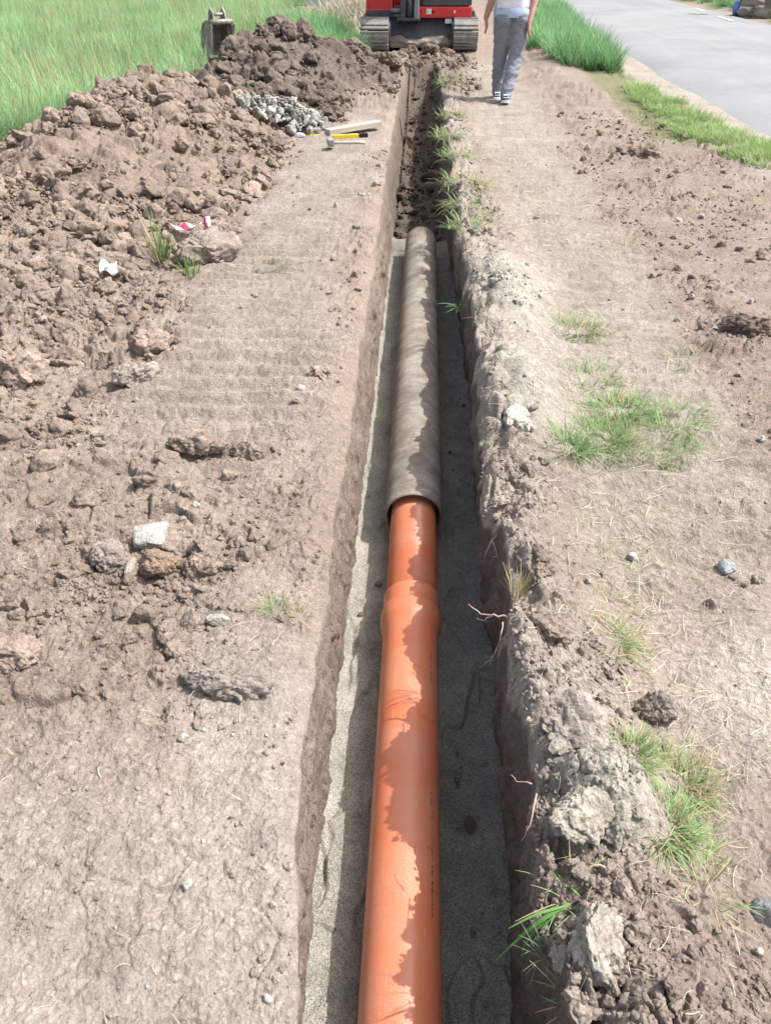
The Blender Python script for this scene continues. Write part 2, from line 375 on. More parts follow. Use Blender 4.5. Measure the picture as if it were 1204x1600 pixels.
def heap_d(x, y):                            # darker heap behind it with two peaks
    px = np.array([-2.55, -2.5, -2.38, -2.12, -1.95, -1.6, -1.1, -.6]); py = np.array([9.6, 11.0, 12.2, 12.55, 13.0, 13.25, 13.9, 14.5]); pz = np.array([.34, .47, .67, .72, .66, .48, .16, -.02])
    best = np.full(np.shape(x), -1.0)
    for i in range(len(px) - 1):
        ax, ay, bx, by = px[i], py[i], px[i + 1], py[i + 1]
        t = np.clip(((x - ax) * (bx - ax) + (y - ay) * (by - ay)) / ((bx - ax) ** 2 + (by - ay) ** 2), 0, 1)
        d = np.hypot(x - ax - t * (bx - ax), y - ay - t * (by - ay)); hz = pz[i] + t * (pz[i + 1] - pz[i])
        front = (x - ax) * (by - ay) - (y - ay) * (bx - ax) > 0
        best = np.maximum(best, hz * (1.0 - d / np.where(front, 1.65, .85)) - 0.0)
    return best
def rough_add(x, y, k):                      # broken earth, k = how cloddy
    out = np.zeros(np.shape(x)); q = k > .02
    if not q.any(): return out
    X, Y, kk = x[q], y[q], k[q]
    n = fbm(X * 1.9, Y * 1.9, 225, 3); big = ss(-.25, .35, n); mid = ss(-.35, .3, fbm(X * 4, Y * 4, 227, 2))
    z = .070 * big * blocks(X, Y, .21, 201, .14, .7) + .045 * mid * blocks(X, Y, .095, 205, .14, .8) + .020 * blocks(X, Y, .046, 211, .18, .8)
    z = z + .009 * blocks(X, Y, .021, 219, .25) + .022 * fbm(X * 5, Y * 5, 223, 3) + .006 * fbm(X * 40, Y * 40, 229, 3)
    out[q] = kk * (z - .052); return out
def ground_z(x, y, m=None):
    m = m or masks(x, y)
    cl = m['clod_l'] * (0.55 + 0.45 * ss(-.3, .4, fbm(x * 1.1, y * 1.1, 231, 2)))
    far = 1 - ss(20, 30, y)
    z = 0.018 * fbm(x * 1.3, y * 1.3, 241, 4) * (1 - m['road']) * (1 - .6 * m['pale_l'])
    z = z + 0.14 * ss(1.4, 3.4, -x) * ss(1.6, 3.6, y) * (1 - ss(9, 11, y))
    kr = np.clip(.9 * m['loose'] + .85 * m['soil_r'] * ss(-.6, .2, fbm(x * 1.6, y * 1.6, 251, 2)) + .45 * m['lip_l'] * ss(-.5, .3, fbm(x * 3, y * 3, 253, 2)) + .8 * m['berm'] + .35 * m['crumb_r'], 0, 1)
    k = np.clip(cl + kr * (1 - .8 * m['hump']), 0, 1) * far * (1 - m['road'])
    z = z + rough_add(x, y, k * .95)
    # smooth trodden earth: shallow plates and cracks, small crumbs
    q = (1 - k) * (1 - m['road']) * far
    f1, f2, _ = worley(x / .13 + .3 * fbm(x * 12, y * 12, 5, 3), y / .13 + .3 * fbm(x * 12 + 5, y * 12, 6, 3), 261)
    crack = 1 - ss(.0, .10, f2 - f1)
    z = z - q * 0.006 * crack * ss(.0, .5, fbm(x * 2.6, y * 2.6, 265, 3) + .25)
    z = z + q * (0.013 * fbm(x * 11, y * 11, 271, 5, .65) + 0.007 * lumps(x, y, .035, 275, .35) + 0.008 * (blocks(x, y, .07, 277, .2, .35) - .3) * ss(-.2, .4, fbm(x * 3, y * 3, 279, 2)))
    # track-pad imprints across the path on the left, worn ruts on the right
    z = z + m['path_l'] * 0.032 * np.sin(6.2832 * (y + .05 * fbm(x * 2, y * 2, 281, 3)) / .135) * (0.5 + .5 * fbm(x * 2.5, y * 1.2, 285, 2))
    z = z + m['path_r'] * (0.009 * np.sin(6.2832 * (y + .1 * fbm(x * 2, y * 2, 291, 3)) / .16) - 0.02)
    # berm of spoil along the right edge of the trench
    e = x - np.interp(y, YR, XR)
    bh = np.interp(y, [0, .9, 1.6, 2.4, 3, 5, 8, 11, 13], [.155, .155, .15, .13, .085, .06, .05, .03, 0])
    bh = bh * (0.75 + .5 * fbm(y * 2.2, y * 0 + .7, 293, 2))
    z = z + (x > 0) * bh * np.exp(-np.clip(e - .05, 0, 9) ** 2 / .045) * ss(-.02, .06, e + .04)
    edge_k = (x > 0) * (1 - ss(.04, .16, e)) * (1 - ss(6, 9, y))
    z = z + edge_k * (.075 * lumps(x, y, .17, 331, .75) + .03 * lumps(x, y, .07, 335, .8) - .03)
    z = z + .13 * m['hump'] * (1 + .35 * fbm(x * 9, y * 9, 297, 4)) + .05 * m['crumb_r'] * ss(.3, .4, x)
    z = z + .02 * (fbm(x * 26, y * 26, 299, 3)) * m['crumb_r']
    z = z + .10 * ell(x, y, .35, 13.6, .9, .7) + .12 * ell(x, y, -.35, 14.3, .7, .5) * (1 + .5 * fbm(x * 6, y * 6, 303, 4)) + .12 * ell(x, y, 1.9, 13.5, .5, 2.2)
    # verge bank by the road, road bed flat
    z = z + .06 * band(1.7, 2.9, x, .3) * ss(13, 15, y) - .02 * ss(3.1, 3.4, x) * (1 - ss(9.2, 9.8, x))
    return z
def ground_col(x, y, m=None):
    m = m or masks(x, y)
    n1 = fbm(x * 1.4, y * 1.4, 311, 4)[..., None] * .5 + .5; n2 = fbm(x * 5, y * 5, 317, 4)[..., None] * .5 + .5
    def mixc(c, d, k): return c * (1 - k[..., None]) + d * k[..., None]
    brown = alb(184, 158, 142) * (1 - n1) + alb(168, 143, 128) * n1
    c = brown * np.ones(x.shape + (1,))
    c = mixc(c, alb(168, 143, 127) * (1 - n2) + alb(184, 160, 144) * n2, m['clod_l'])
    c = mixc(c, alb(187, 171, 157) * (1 - n1) + alb(172, 156, 142) * n1, m['path_l'] * .85)
    c = mixc(c, alb(196, 180, 168) * (1 - n1) + alb(182, 163, 150) * n1, m['pale_l'])
    c = mixc(c, alb(176, 156, 146) * (1 - n2) + alb(196, 180, 168) * n2, m['berm'] * .9)
    c = mixc(c, alb(190, 178, 162) * (1 - n1) + alb(174, 159, 144) * n1, m['path_r'] * .9)
    c = mixc(c, alb(164, 140, 127) * (1 - n1) + alb(182, 158, 143) * n1, m['soil_r'] * .9)
    c = mixc(c, alb(208, 196, 188), m['pale_r'] * .8)
    c = mixc(c, alb(194, 186, 174), np.clip(m['hump'] * 1.3, 0, 1))
    c = mixc(c, alb(176, 154, 142), m['crumb_r'] * .7)
    c = mixc(c, alb(142, 121, 108) * (1 - n2) + alb(168, 146, 131) * n2, m['loose'] * .9)
    c = mixc(c, alb(196, 186, 172), band(2.95, 3.7, x, .2) * .7)
    c = mixc(c, np.array((.10, .13, .05)), np.maximum(m['field'], ss(8.7, 9.1, x)))
    c = mixc(c, np.array((.12, .14, .06)), band(2.35, 3.05, x, .12) * ss(7.8, 9, y) * .7)
    return c

def build_ground():
    ys = [.30]
    while ys[-1] < 17: ys.append(ys[-1] + 1.45 * (ys[-1] ** 2 + CAM_H ** 2) / CAM_H / 768 * (1 if ys[-1] > 6 else .9 if ys[-1] > 3 else .8))
    ys = np.array([-40, -15, -6, -3, -1.5, -.8, -.4, -.1, .08, .2] + ys + [17.5, 18, 19, 20, 22, 24, 27, 30, 35, 42, 55, 80, 120, 200, 400, 900], float)
    nr = len(ys); ce = 0.5 * (edge_l(ys) + edge_r(ys))
    tr = ss(14.3, 13.6, ys) if False else 1 - ss(13.4, 14.2, ys)
    el_, er_ = edge_l(ys), edge_r(ys)
    nl, nw, nf = 330, 26, 40
    W = .62 + .60 * np.clip(ys, 0, 40)
    u = np.concatenate([np.linspace(0, 1, nl) ** 1.12, [1.15, 1.4, 1.9, 3, 6, 14, 40]])
    # left ground, from outside to the edge
    XLg = el_[:, None] - (W[:, None] * u[None, :])[:, ::-1]
    XRg = er_[:, None] + W[:, None] * u[None, :]
    Y1 = np.repeat(ys[:, None], XLg.shape[1], 1)
    ml = masks(XLg, Y1); mr = masks(XRg, Y1)
    hole = 1.0
    ZL = ground_z(XLg, Y1, ml); ZR = ground_z(XRg, Y1, mr)
    CL = ground_col(XLg, Y1, ml); CR = ground_col(XRg, Y1, mr)
    # a crumbled, rounded lip
    ZL -= (.014 * np.exp(-(el_[:, None] - XLg) / .012) + .03 * np.exp(-((el_[:, None] - XLg) / .055) ** 2) * ss(.9, 1.3, ys)[:, None]) * tr[:, None]; ZR -= .015 * np.exp(-(XRg - er_[:, None]) / .02) * tr[:, None]
    t = (np.arange(1, nw + 1) / nw)[None, :]
    fz = floor_z(ys)[:, None]; flx = -.25 + 0 * ys[:, None]; frx = np.interp(ys, YFR, XFR)[:, None]
    yy = np.repeat(ys[:, None], nw, 1)
    # left wall (lit): scraped, fairly plane; right wall: broken
    zt = ZL[:, -1:]; zw = zt + (fz - zt) * t
    dl = (.010 * fbm(yy * 5, zw * 9, 401, 4) + .007 * fbm(yy * 3, zw * 40, 405, 4) + .022 * (blocks(yy, zw, .11, 409, .1, .5) - .3) + .01 * blocks(yy, zw, .05, 411, .15, .7)) * (1 - .4 * ss(5.5, 8, yy) - .5 * ss(10, 12, yy)) * np.sin(np.clip(t * 3.1416, 0, 3.14159)).clip(0) ** .5
    xw = el_[:, None] + (flx - el_[:, None]) * t + dl
    zt2 = ZR[:, :1]; zw2 = fz + (zt2 - fz) * t
    dr = (-.03 * lumps(yy, zw2, .12, 421, .6) - .014 * fbm(yy * 6, zw2 * 14, 423, 4) - .01 * lumps(yy, zw2, .04, 427, .7)) * np.sin(np.clip(t * 3.1416, 0, 3.14159)).clip(0) ** .5
    xw2 = frx + (er_[:, None] - frx) * t + dr
    xw2 = xw2[:, :-1]; zw2 = zw2[:, :-1]
    tf = (np.arange(1, nf + 1) / nf)[None, :]
    xf = flx + (frx - flx) * tf; yf = np.repeat(ys[:, None], nf, 1)
    zf = fz + (.05 * blocks(xf, yf, .2, 433, .25, .7) + .02 * blocks(xf, yf, .09, 435, .3) - .03) * ss(7.0, 7.8, yf) + .03 * fbm(xf * 7, yf * 7, 437, 4) * ss(7, 8, yf)
    # side banks inside the deep far end of the trench
    zf = zf + ss(7, 9, yf) * .10 * (np.abs(tf - .5) * 2) ** 3
    n1 = (fbm(yy * 3, zw * 5, 441, 4) * .5 + .5)[..., None]
    top = ss(.55, .05, t)[..., None] if False else (1 - ss(.05, .5, t))[..., None] * np.ones_like(n1)
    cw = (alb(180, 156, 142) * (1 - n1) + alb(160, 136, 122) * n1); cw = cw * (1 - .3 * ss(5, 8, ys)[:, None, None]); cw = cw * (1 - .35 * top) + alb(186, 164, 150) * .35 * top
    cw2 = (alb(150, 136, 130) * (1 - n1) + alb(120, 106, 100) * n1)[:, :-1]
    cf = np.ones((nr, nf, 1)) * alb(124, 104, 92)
    blend = tr[:, None]
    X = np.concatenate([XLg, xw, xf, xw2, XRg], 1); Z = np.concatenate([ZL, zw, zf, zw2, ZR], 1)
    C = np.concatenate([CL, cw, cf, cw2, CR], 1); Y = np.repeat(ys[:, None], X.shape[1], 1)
    # where the trench has ended the strip is level again
    a = XLg.shape[1]; b = X.shape[1] - XRg.shape[1]
    k = np.linspace(0, 1, b - a)[None, :]; flatz = ZL[:, -1:] * (1 - k) + ZR[:, :1] * k
    Z[:, a:b] = Z[:, a:b] * blend + (flatz + .02 * fbm(X[:, a:b] * 9, Y[:, a:b] * 9, 451, 3)) * (1 - blend)
    V = np.stack([X, Y, Z], -1).reshape(-1, 3)
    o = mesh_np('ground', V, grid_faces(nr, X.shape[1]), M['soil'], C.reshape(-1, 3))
    tag(o, kind='structure'); return o
build_ground()
def gz(x, y): return float(ground_z(np.array([float(x)]), np.array([float(y)]))[0])
def put(px, py):                             # a point of the real ground seen at that pixel
    p = on(px, py, 0.0)
    for _ in range(6):
        z = surf(p.x, p.y); p = on(px, py, z)
    return p
def surf(x, y):
    X, Y = np.array([float(x)]), np.array([float(y)])
    z = ground_z(X, Y)[0]
    if -4.6 < x < -.9 and 2 < y < 10.2: z = max(z, heap_b(X, Y)[0] + .02)
    if -3.6 < x < -.3 and 8.6 < y < 15: z = max(z, heap_d(X, Y)[0] + .02)
    return float(z)

# ---- sand bed of the trench
def build_bed():
    ys = [.1]
    while ys[-1] < 7.25: ys.append(ys[-1] + .0025 + .0016 * ys[-1] ** 2 * .8)
    ys = np.array([-3, -1.5, -.5] + ys); nc = 110
    t = np.linspace(0, 1, nc)[None, :]
    x = -.275 + (np.interp(ys, YFR, XFR)[:, None] + .03 + .275) * t; y = np.repeat(ys[:, None], nc, 1)
    z = -.545 + .014 * fbm(x * 4, y * 3, 501, 4) + .004 * fbm(x * 40, y * 40, 503, 3)
    led = fbm(x * 5 + 2, y * 2.6, 507, 3); led2 = fbm(x * 7 + 5, y * 4.5, 509, 3)
    z = z + .016 * ss(-.02, .05, led) + .010 * ss(.0, .05, led2) - .014 - .03 * ell(x, y, .2, 1.33, .025, .04) - .02 * ell(x, y, .235, 1.75, .03, .05)
    z = z + .035 * np.exp(-((x + .262) / .03) ** 2) * (.4 + .6 * vn(y * 4, y * 0, 517)) + .03 * np.exp(-((x - np.interp(y, YFR, XFR) - .01) / .03) ** 2) * vn(y * 5, y * 0, 519)
    z = z - .05 * ss(6.9, 7.25, y)
    n = (fbm(x * 3, y * 3, 521, 4) * .5 + .5)[..., None]
    c = alb(208, 198, 182) * (1 - n) + alb(190, 180, 166) * n
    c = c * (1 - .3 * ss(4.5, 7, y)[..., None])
    k = ss(.05, .16, x)[..., None]; c = c * (1 - k) + alb(170, 162, 152) * k       # wall shade put into the sand colour, greyer along the right side
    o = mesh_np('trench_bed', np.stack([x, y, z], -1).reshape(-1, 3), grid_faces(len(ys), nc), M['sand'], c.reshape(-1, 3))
    tag(o, kind='structure')
build_bed()

# ---- road
def build_road():
    ys = np.concatenate([np.linspace(-6, 40, 231), [45, 55, 70, 100, 160, 300, 900]]); t = np.linspace(0, 1, 25)[None, :]
    l = 3.55 + .10 * fbm(ys * .9, ys * 0 + 3, 601, 4); r = 8.38 + .08 * fbm(ys * .9, ys * 0 + 9, 603, 4)
    x = l[:, None] + (r - l)[:, None] * t; y = np.repeat(ys[:, None], 25, 1)
    z = .012 + .05 * np.sin(t * 3.1416) + .004 * fbm(x, y, 605, 3) - .035 * ((t == 0) | (t == 1))
    o = mesh_np('road', np.stack([x, y, z], -1).reshape(-1, 3), grid_faces(len(ys), 25), M['asphalt']); tag(o, kind='structure')
    def line_piece(px0, py0, px1, py1):
        a, b = on(px0, py0, .03), on(px1, py1, .03); nx = 10; V = []
        for i in range(nx):
            s = i / (nx - 1); c = a.lerp(b, s); wv = .05 + .02 * random.random()
            for q in (-wv, wv):
                X = c.x + q; tt = (X - 3.55) / 4.83
                V.append((X, c.y, .018 + .05 * math.sin(max(0, min(1, tt)) * 3.1416) + .004))
        p = mesh_np('edge_line', V, grid_faces(nx, 2), M['paint'], parent=o)
    line_piece(1088, 14, 1098, 18); line_piece(1122, 27, 1142, 34)
build_road()

# ---- spoil heaps
def heap(name, fn, x0, x1, y0, y1, dx, dy, colf, seed, label, k=1.0):
    xs = np.arange(x0, x1, dx); ys = np.arange(y0, y1, dy)
    x, y = np.meshgrid(xs, ys); h = fn(x, y)
    on_ = ss(-.02, .12, h)
    g0 = .14 * ss(1.4, 3.4, -x) * ss(1.6, 3.6, y) * (1 - ss(9, 11, y)) * 0
    add = .13 * ss(-.3, .4, fbm(x * 1.6, y * 1.6, seed + 1, 2)) * blocks(x, y, .30, seed, .16, .6) + .055 * ss(-.4, .2, fbm(x * 3, y * 3, seed + 2, 2)) * blocks(x, y, .16, seed + 3, .18, .75) + .026 * blocks(x, y, .08, seed + 5, .22) + .010 * blocks(x, y, .036, seed + 7, .25)
    z = h + on_ * k * (add - .06) + on_ * .04 * fbm(x * 2.5, y * 2.5, seed + 9, 4)
    z = z - .04 + .0
    c = colf(x, y, h)
    f = grid_faces(len(ys), len(xs)); keep = (h > -.06).ravel()[f].all(1); f = f[keep]
    use = np.unique(f); mp = np.full(x.size, -1); mp[use] = np.arange(len(use))
    V = np.stack([x, y, z], -1).reshape(-1, 3)[use]
    o = mesh_np(name, V, mp[f], M['soil'], c.reshape(-1, 3)[use]); return tag(o, label, 'spoil heap')
def cb(x, y, h):
    n = (fbm(x * 2, y * 2, 701, 4) * .5 + .5)[..., None]
    return alb(178, 152, 136) * (1 - n) + alb(158, 132, 117) * n
def cd(x, y, h):
    n = (fbm(x * 2.5, y * 2.5, 711, 4) * .5 + .5)[..., None]
    return alb(146, 127, 116) * (1 - n) + alb(118, 103, 95) * n
def heap_b2(x, y): return np.maximum(heap_b(x, y), 0) + .14 * ss(1.4, 3.4, -x) * ss(1.6, 3.6, y) * (1 - ss(9, 11, y)) * 0 - .08 * (heap_b(x, y) < 0)
heap('spoil_heap', heap_b, -4.6, -.9, 3.6, 10.3, .0125, .02, cb, 721, 'long heap of crumbly brown earth left of the trench, bordering the tall grass')
heap('spoil_heap', heap_d, -3.6, -.40, 8.7, 15, .014, .022, cd, 741, 'darker earth heap with two peaks in front of the red excavator')

# ------------------------------------------------------------------ clods and stones
_ICO = {}
def ico(sub):
    if sub not in _ICO:
        b = bmesh.new(); bmesh.ops.create_icosphere(b, subdivisions=sub, radius=1)
        _ICO[sub] = (np.array([v.co[:] for v in b.verts]), np.array([[v.index for v in f.verts] for f in b.faces])); b.free()
    return _ICO[sub]
def vn3(p, s):
    i = np.floor(p[:, 2]); f = p[:, 2] - i; f = f * f * (3 - 2 * f)
    o = (i * 57.31) % 997; o2 = ((i + 1) * 57.31) % 997
    return vn(p[:, 0] + o, p[:, 1] + o * 1.7, s) * (1 - f) + vn(p[:, 0] + o2, p[:, 1] + o2 * 1.7, s) * f
def fb3(p, s, o=4, g=.5):
    r = 0; a = 1; t = 0
    for k in range(o): r = r + a * (vn3(p, s + 13 * k) * 2 - 1); t += a; a *= g; p = p[:, [1, 2, 0]] * 2.03 + 5.3
    return r / t
def wor3(p, s):
    i0 = np.floor(p); f1 = np.full(len(p), 9.0); f2 = f1.copy(); idv = np.zeros(len(p))
    for dx in (-1, 0, 1):
        for dy in (-1, 0, 1):
            for dz in (-1, 0, 1):
                c = i0 + (dx, dy, dz); X = c[:, 0] + c[:, 2] * 131; Y = c[:, 1] + c[:, 2] * 71
                d = np.sqrt((c[:, 0] + _h(X, Y, s) - p[:, 0]) ** 2 + (c[:, 1] + _h(X, Y, s + 1) - p[:, 1]) ** 2 + (c[:, 2] + _h(X, Y, s + 2) - p[:, 2]) ** 2)
                n = d < f1; f2 = np.where(n, f1, np.minimum(f2, d)); idv = np.where(n, _h(X, Y, s + 3), idv); f1 = np.where(n, d, f1)
    return f1, f2, idv
def rock_pts(sub, rng, planes=7, noise=.18, freq=1.8, boxy=0):
    v, f = ico(sub); v = v.copy()
    nrm = rng.normal(size=(planes, 3)); nrm /= np.linalg.norm(nrm, axis=1)[:, None]
    if boxy: v = v / (np.abs(v) ** 7).sum(1)[:, None] ** (1 / 7) * .85
    for q in nrm:
        d = v @ q; lim = rng.uniform(.45, .85); over = np.clip(d - lim, 0, None); v = v - over[:, None] * q * .9
    o = rng.uniform(0, 99, 3)
    n = fbm(v[:, 0] * freq + o[0] + v[:, 2], v[:, 1] * freq + o[1] - v[:, 2], int(o[2]), 4, .6)
    return v * (1 + noise * n)[:, None], f
def crumbify(v, seed, sc, rng, amp=1.0):      # broken earth: fragments standing out of the lump with cracks between
    o_ = rng.uniform(0, 50, 3); n0 = v / np.linalg.norm(v, axis=1)[:, None]
    w1 = v + fb3(v / sc * 2.2 + o_, seed, 3)[:, None] * sc * .25
    a1, b1, i1 = wor3(w1 / (sc * .55) + o_, seed); a2, b2, i2 = wor3(w1 / (sc * .24) + o_, seed + 9)
    hgt = .17 * (i1 - .5) * ss(0, .15, b1 - a1) - .10 * (1 - ss(0, .12, b1 - a1)) + .09 * (i2 - .5) - .05 * (1 - ss(0, .15, b2 - a2)) + .09 * fb3(v / sc * 5 + o_, seed + 5, 5, .65)
    return v + n0 * (amp * hgt * sc)[:, None] * np.array((1, 1, .8))
def rock(name, loc, size, label, cat, col, rz=0, tilt=(0, 0), sub=4, planes=8, noise=.22, freq=2.2, sink=.25, group=None, seed=1, mat=None, crumb=None, boxy=0):
    if crumb is None: crumb = name in ('soil_clod', 'clay_lump', 'rubble_heap')
    if crumb: sub = 5
    rng = np.random.default_rng(seed); v, f = rock_pts(sub, rng, planes, noise, freq, boxy)
    v = v * np.array(size)
    if crumb: col = np.array(col) * 1.15
    if crumb: v = crumbify(v, seed, max(size), rng)
    if sub >= 4 and not crumb: v = v * (1 + .05 * fbm(v[:, 0] * 60 + v[:, 2] * 35, v[:, 1] * 60 - v[:, 2] * 35, seed, 3))[:, None]
    e = np.array(Euler((tilt[0], tilt[1], rz)).to_matrix()); v = v @ e.T
    zmin = v[:, 2].min(); v[:, 2] -= zmin + sink * (v[:, 2].max() - zmin)
    n = (fbm(v[:, 0] * 20, v[:, 1] * 20 + v[:, 2] * 20, seed + 3, 3) * .25 + 1)[:, None]
    o = mesh_np(name, v, f, mat or M['soil'], np.array(col) * n); o.location = loc
    return tag(o, label, cat, group)
def crumbs(name, pts, sizes, cols, label, seed=3, sub=2):
    rng = np.random.default_rng(seed); var = [rock_pts(sub, rng, 11, .16, 2.6) for _ in range(14)]
    VV, FF, CC, off = [], [], [], 0
    for p, s, c in zip(pts, sizes, cols):
        v, f = var[rng.integers(14)]; e = np.array(Euler(tuple(rng.uniform(0, 6.28, 3))).to_matrix())
        v = (v * (s * rng.uniform(.6, 1.2, 3))) @ e.T + p; VV.append(v); FF.append(f + off); CC.append(np.repeat(c[None, :], len(v), 0)); off += len(v)
    o = mesh_np(name, np.concatenate(VV), np.concatenate(FF), M['soil'], np.concatenate(CC), smooth=False)
    return tag(o, label, 'earth', kind='stuff')
def scatter(n, x0, x1, y0, y1, wfun, power=1.0, seed=5):      # random spots, kept in proportion to a density
    rng = np.random.default_rng(seed); y = y0 * (y1 / y0) ** rng.random(n * 6) if y0 > 0 else rng.uniform(y0, y1, n * 6)
    x = rng.uniform(x0, x1, n * 6); k = rng.random(n * 6) < wfun(x, y); return x[k][:n], y[k][:n], rng
def gn_scatter(name, pts, rz, sc, variants, mats, label, cat, tilt=None, icol=None):
    col = bpy.data.collections.new(name + '_kit')
    for i, (V, Fc, C) in enumerate(variants):
        o = mesh_np('%s_piece' % name, V, Fc, mats, C, smooth=True); COL.objects.unlink(o); col.objects.link(o)
    me = bpy.data.meshes.new(name); me.vertices.add(len(pts)); me.vertices.foreach_set('co', np.asarray(pts, np.float32).ravel())
    n = len(pts); rot = np.zeros((n, 3), np.float32); rot[:, 2] = rz
    if tilt is not None: rot[:, :2] = tilt
    me.attributes.new('rot', 'FLOAT_VECTOR', 'POINT').data.foreach_set('vector', rot.ravel())
    me.attributes.new('sc', 'FLOAT', 'POINT').data.foreach_set('value', np.asarray(sc, np.float32))
    me.attributes.new('idx', 'INT', 'POINT').data.foreach_set('value', RNG.integers(0, len(variants), n).astype(np.int32))
    if icol is not None:
        c4 = np.ones((n, 4), np.float32); c4[:, :3] = icol; me.attributes.new('icol', 'FLOAT_COLOR', 'POINT').data.foreach_set('color', c4.ravel())
    o = link(bpy.data.objects.new(name, me)); ng = bpy.data.node_groups.new(name, 'GeometryNodeTree')
    ng.interface.new_socket('Geometry', in_out='INPUT', socket_type='NodeSocketGeometry'); ng.interface.new_socket('Geometry', in_out='OUTPUT', socket_type='NodeSocketGeometry')
    N = ng.nodes.new; gi = N('NodeGroupInput'); go = N('NodeGroupOutput'); ip = N('GeometryNodeInstanceOnPoints'); ci = N('GeometryNodeCollectionInfo')
    ci.inputs['Collection'].default_value = col; ci.inputs['Separate Children'].default_value = True; ci.inputs['Reset Children'].default_value = True
    def attr(nm, ty):
        a = N('GeometryNodeInputNamedAttribute'); a.data_type = ty; a.inputs[0].default_value = nm; return a.outputs[0]
    lk = ng.links.new; lk(gi.outputs[0], ip.inputs['Points']); lk(ci.outputs[0], ip.inputs['Instance']); ip.inputs['Pick Instance'].default_value = True
    lk(attr('idx', 'INT'), ip.inputs['Instance Index']); lk(attr('rot', 'FLOAT_VECTOR'), ip.inputs['Rotation']); lk(attr('sc', 'FLOAT'), ip.inputs['Scale'])
    lk(ip.outputs[0], go.inputs[0]); md = o.modifiers.new('scatter', 'NODES'); md.node_group = ng
    return tag(o, label, cat, kind='stuff')

def clod_kit(n, seed, sub):
    out = []
    for i in range(n):
        rg = np.random.default_rng(seed + i); v, f = rock_pts(sub, rg, 9, .16, 2.0)
        v = v * np.array((1, rg.uniform(.65, .95), rg.uniform(.45, .8))); v = crumbify(v, seed + i, 1.0, rg, .9); out.append((v, f, np.ones((len(v), 3))))
    return out
KIT = clod_kit(14, 3000, 4)
def clods(name, x, y, z, sz, col, label, rng):
    n = len(x); gn_scatter(name, np.stack([x, y, z], -1), rng.uniform(0, 6.28, n), sz, KIT, M['clod'], label, 'earth', rng.normal(0, .45, (n, 2)), col * rng.uniform(.88, 1.16, (n, 1)))
def dens(x, y, s_): return .15 + .85 * ss(-.25, .35, fbm(x * 2.2, y * 2.2, s_, 3))
def psize(rng, n, lo, hi, p): return np.clip(lo * (1 - rng.random(n)) ** -p, lo, hi)
# broken clods over the rough left side
x, y, rng = scatter(9500, -3.5, -.33, 1.0, 8.5, lambda x, y: (lambda m: np.clip(m['clod_l'] + .4 * m['lip_l'], .035, 1))(masks(x, y)) * (x > -.5 - .5 * y) * dens(x, y, 802), seed=801)
sz = psize(rng, len(x), 1, 11, .52) * (.0042 + .0009 * y) * (.35 + .65 * masks(x, y)['clod_l']); z = ground_z(x, y) + sz * .05
clods('loose_clods', x, y, z, sz, ground_col(x, y), 'broken clods strewn over the rough earth left of the trench', rng)
x, y, rng = scatter(1500, -1.5, -.2, .45, 2.2, lambda x, y: (x < edge_l(y) - .01) * (x > -.4 - .6 * y) * (.2 + .8 * ss(-.1, .4, fbm(x * 4, y * 4, 812, 2))), seed=811)
sz = psize(rng, len(x), .0022, .012, .42)
clods('loose_grit', x, y, ground_z(x, y) + sz * .05, sz, ground_col(x, y) * 1.05, 'fine grit and crumbs on the pale packed earth at lower left', rng)
x, y, rng = scatter(9000, .2, 3.4, .5, 10.0, lambda x, y, m=None: (lambda m: np.clip(m['berm'] + .7 * m['crumb_r'] + .55 * m['soil_r'] + .05, 0, 1))(masks(x, y)) * (x < .6 + .6 * y) * (x > edge_r(y)) * dens(x, y, 822), seed=821)
sz = psize(rng, len(x), 1, 8, .48) * (.0034 + .0005 * y) * (1 - .6 * masks(x, y)['path_r']) * (1 - .25 * masks(x, y)['soil_r'])
clods('loose_clods', x, y, ground_z(x, y) + sz * .1, sz, ground_col(x, y) * 1.03, 'broken clods strewn over the earth right of the trench', rng)
x, y, rng = scatter(260, -3.0, 2.6, .6, 7.5, lambda x, y: ((x < edge_l(y) - .03) | (x > edge_r(y) + .05)) * (np.abs(x) < .4 + .55 * y) * .8, seed=827)
sz = psize(rng, len(x), 1, 3.5, .4) * (.0038 + .0008 * y)
clods('pebbles', x, y, ground_z(x, y) + sz * .35, sz, np.ones((len(x), 1)) * alb(212, 204, 196), 'small whitish pebbles strewn over the soil on both sides', rng)
def heap_top(x, y): return np.maximum(np.where(y < 10.2, heap_b(x, y), -1), np.where(y > 8.8, heap_d(x, y), -1))
x, y, rng = scatter(11000, -4.4, -.6, 4.0, 14.5, lambda x, y: (heap_top(x, y) > .02) * (.04 + .96 * ss(-.15, .35, fbm(x * 1.5, y * 1.5, 832, 4))), seed=831)
sz = psize(rng, len(x), 1, 12, .58) * (.0052 + .0008 * y)
dk = (np.where(y > 8.8, heap_d(x, y), -1) > np.where(y < 10.2, heap_b(x, y), -1))[:, None]
clods('heap_clods', x, y, heap_top(x, y) - .035 + sz * .2, sz, np.where(dk, alb(140, 121, 110), alb(178, 152, 135)), 'clods covering the slopes of both spoil heaps', rng)
x, y, rng = scatter(1500, -2.0, 1.0, 9.0, 15.6, lambda x, y: masks(x, y)['loose'] * ((x < edge_l(y)) | (x > edge_r(y)) | (y > 13.3)), seed=835)
sz = psize(rng, len(x), .02, .1, .42)
clods('loose_clods', x, y, ground_z(x, y) + sz * .1, sz, ground_col(x, y), 'dark crumbly soil spread before the excavator', rng)
x, y, rng = scatter(650, -.26, .2, 7.0, 14.0, lambda x, y: 1.0 + 0 * x, seed=837); sz = psize(rng, len(x), .012, .07, .42)
